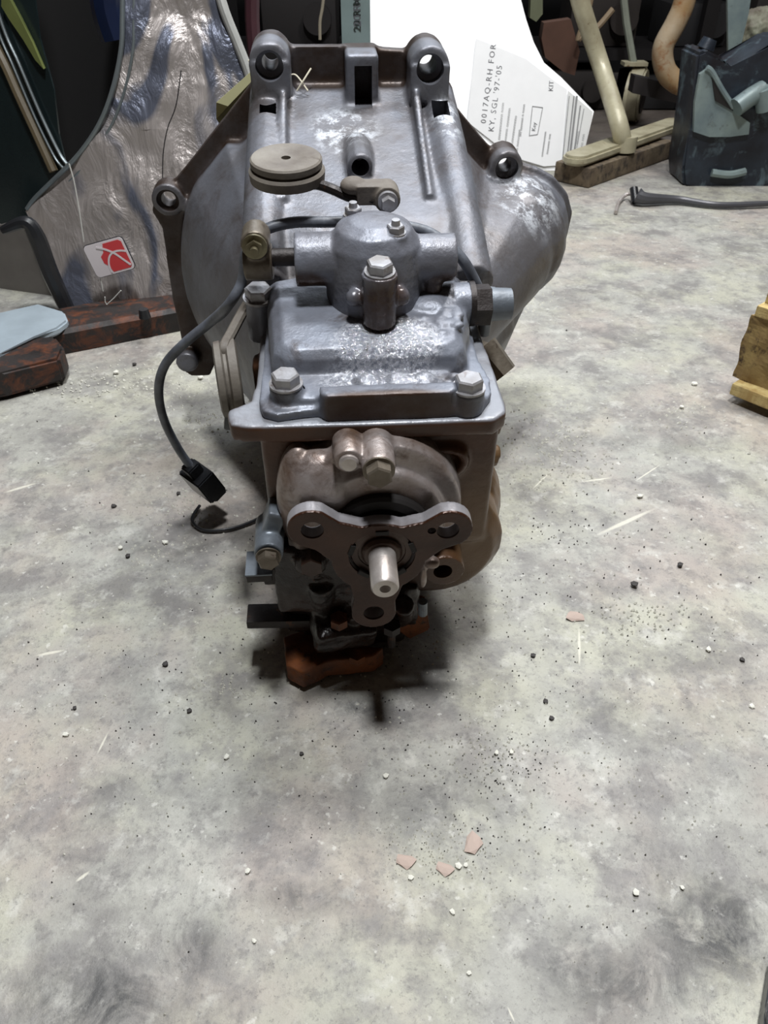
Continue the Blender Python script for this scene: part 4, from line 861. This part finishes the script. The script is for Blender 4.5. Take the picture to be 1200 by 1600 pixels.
pbox('top_board', (-.004, .03, .13), (.7, .16, .148), M['pine'])
pbox('top_board', (.0, .2, .13), (.7, .29, .148), M['pine'])
pbox('block', (.012, .4, .006), (.1, .49, .11), M['pine'], rough=.003)
# ---- black mat corner at the bottom right
bm = new(); slab(bm, [wz(x, y, .003) for x, y in [(1200, 1500), (1186, 1590), (1184, 1640), (1300, 1640), (1300, 1480)]], (0, 0, .012)); bmesh.ops.bevel(bm, geom=bm.edges[:], offset=.002, segments=2, affect='EDGES')
cl('rubber_mat', bm, M['plug'], 'black rubber mat corner at the bottom right of the photo', 'mat')

# ================================================================== DEBRIS ON THE FLOOR
random.seed(11)
def chip_mesh(seed, flatness):
    rnd = random.Random(seed); bm = new(); bmesh.ops.create_icosphere(bm, subdivisions=1, radius=1)
    for v in bm.verts: v.co *= .65 + .5 * rnd.random()
    for v in bm.verts: v.co.z *= flatness
    zmin = min(v.co.z for v in bm.verts)
    for v in bm.verts: v.co.z -= zmin
    return mesh_of(bm, 'chip')
WHT = plain('white stone', srgb(222, 220, 208), .6, 0, .2, 300); BLKC = plain('black crumb', srgb(62, 58, 56), .7, 0, .3, 300); PNK = plain('pink mortar', srgb(192, 172, 160), .8, 0, .3, 200)
def lib(mat, f, n): 
    L_ = [chip_mesh(i * 7 + int(f * 100), f) for i in range(n)]
    for me in L_: me.materials.append(mat)
    return L_
LW, LB, LP_ = lib(WHT, .6, 5), lib(BLKC, .6, 4), lib(PNK, .25, 3)
def chip(name, L_, px, py, r, label, cat, group=None, sx=1.):
    o = bpy.data.objects.new(name, random.choice(L_)); col.objects.link(o); w = wz(px, py); o.location = (w.x, w.y, -.0008)
    o.rotation_euler = (0, 0, random.random() * 6.28); dist = (w - cam_p).dot(fv); s = r * dist / F
    o.scale = (s * sx, s, s); tag(o, label, cat, group); return o
for x, y, r, l in [(603, 1213, 6, 'white stone chip straight below the transmission, nearest to its shadow'), (387, 1361, 6, 'round white stone chip left of the pinkish mortar flakes'), (397, 1470, 5, 'round white stone chip lowest in the middle left of the floor'),
        (354, 1183, 6, 'triangular white stone chip on bare concrete left of the brown stain'), (103, 1148, 6, 'white stone chip near the left edge, lower half'), (993, 1395, 7, 'white stone chip in the lower right, beside the dark stain'),
        (1066, 1386, 5, 'white stone chip just left of the dark stain at the right edge'), (716, 1354, 7, 'white stone chip below the right pinkish flake, left of a pair'), (728, 1352, 5, 'white stone chip below the right pinkish flake, right of a pair'),
        (707, 1425, 6, 'white stone chip below the gravel patch, lower middle'), (776, 1176, 5, 'white stone chip in the upper gravel patch, left'), (799, 1175, 5, 'white stone chip in the upper gravel patch, right'),
        (642, 1371, 6, 'white stone chip just under the left pinkish flake'), (1175, 1104, 6, 'white stone chip near the right edge at mid height'), (733, 1520, 5, 'white stone chip near the bottom, right of centre'),
        (1000, 776, 6, 'white stone chip right of the gear case, left of the scratch'), (258, 848, 6, 'white stone chip left of the curled black wire'), (189, 857, 5, 'white stone chip far left of the curled black wire'),
        (181, 583, 6, 'white stone chip close to the rusty beam'), (314, 592, 6, 'white stone chip between the cable loop and the bell foot'), (1107, 1015, 6, 'white stone chip in the grit patch on the right'),
        (1085, 601, 6, 'white stone chip beside the pallet, nearer one'), (1065, 637, 5, 'white stone chip left of the pallet shadow')]:
    chip('white_chip', LW, x, y, r * .9, l, 'stone chip', 'white stone chips on the floor')
for x, y, r, l in [(990, 915, 9, 'largest black grit crumb, right of the transmission'), (258, 1038, 7, 'round black crumb left below the lower pan'), (117, 1107, 5, 'small black crumb near the left edge below the white scratch'), (296, 1111, 6, 'black crumb left of the brown floor stain'),
        (833, 1024, 6, 'black crumb right of the brown floor stain, upper'), (852, 1096, 6, 'black crumb above the gravel patch'), (1062, 883, 7, 'black crumb right of the transmission toward the edge'), (178, 791, 6, 'black crumb on the left floor beside the black plug'),
        (279, 772, 5, 'black crumb just left of the black plug'), (200, 870, 6, 'black crumb below and left of the curled wire'), (471, 1178, 5, 'black crumb below the brown floor stain'), (862, 1122, 6, 'black crumb at the top of the gravel patch, right'),
        (1160, 1031, 6, 'black crumb near the right edge at mid height'), (210, 570, 5, 'black crumb near the rusty beam')]:
    chip('black_crumb', LB, x, y, r * .8, l, 'grit crumb', 'black crumbs on the floor')
for x, y, r, l in [(740, 1318, 15, 'pinkish flat mortar flake near the gravel, right one'), (634, 1346, 13, 'pinkish flat mortar flake near the gravel, left one'), (898, 963, 12, 'cream flake on the concrete right of the transmission'), (695, 1358, 12, 'pale flake just below the pinkish flakes')]:
    chip('mortar_flake', LP_, x, y, r, l, 'flake', None, 1.5)
# fine grit: thousands of grains, one object
bm = new(); rnd = random.Random(5)
def grain(w, s):
    n = rnd.choice((4, 5)); a0_ = rnd.random() * 6.28; top = bm.verts.new((w.x + rnd.uniform(-.3, .3) * s, w.y, s * rnd.uniform(.5, 1.1)))
    rg = [bm.verts.new((w.x + s * math.cos(a0_ + 6.283 * k / n) * rnd.uniform(.7, 1.3), w.y + s * math.sin(a0_ + 6.283 * k / n) * rnd.uniform(.6, 1.1), -.001)) for k in range(n)]
    for k in range(n): bm.faces.new((rg[k], rg[(k + 1) % n], top))
cl_w = [(690, 1330, 90, 45, 90), (760, 1180, 70, 40, 60), (300, 790, 60, 50, 70), (200, 600, 180, 20, 120), (860, 700, 90, 60, 140), (300, 660, 60, 25, 50), (820, 470, 40, 20, 40), (1060, 640, 60, 30, 40), (1000, 960, 60, 30, 40), (250, 870, 60, 30, 40), (600, 1000, 600, 330, 420), (350, 1080, 40, 20, 20), (880, 1300, 300, 250, 80)]
for cx, cy, sx, sy, n in cl_w:
    for _ in range(int(n * 1.9)):
        x, y = rnd.gauss(cx, sx * .6), rnd.gauss(cy, sy * .6)
        if not (-80 < x < 1280 and 330 < y < 1680): continue
        w = wz(x, y); grain(w, rnd.uniform(.9, 2.6) * (w - cam_p).dot(fv) / F)
obj('pale_grit', bm, WHT, None, smooth=False, label='pale gritty sand scattered over the concrete', cat='grit', kind='stuff')
bm = new()
for cx, cy, sx, sy, n in [(780, 1200, 90, 40, 80), (600, 1000, 600, 330, 700), (860, 830, 60, 20, 30), (730, 1300, 80, 60, 40)]:
    for _ in range(n):
        x, y = rnd.gauss(cx, sx * .6), rnd.gauss(cy, sy * .6)
        if not (-80 < x < 1280 and 330 < y < 1680): continue
        w = wz(x, y); grain(w, rnd.uniform(.8, 1.8) * (w - cam_p).dot(fv) / F)
obj('dark_grit', bm, BLKC, None, smooth=False, label='dark gritty sand scattered over the concrete', cat='grit', kind='stuff')
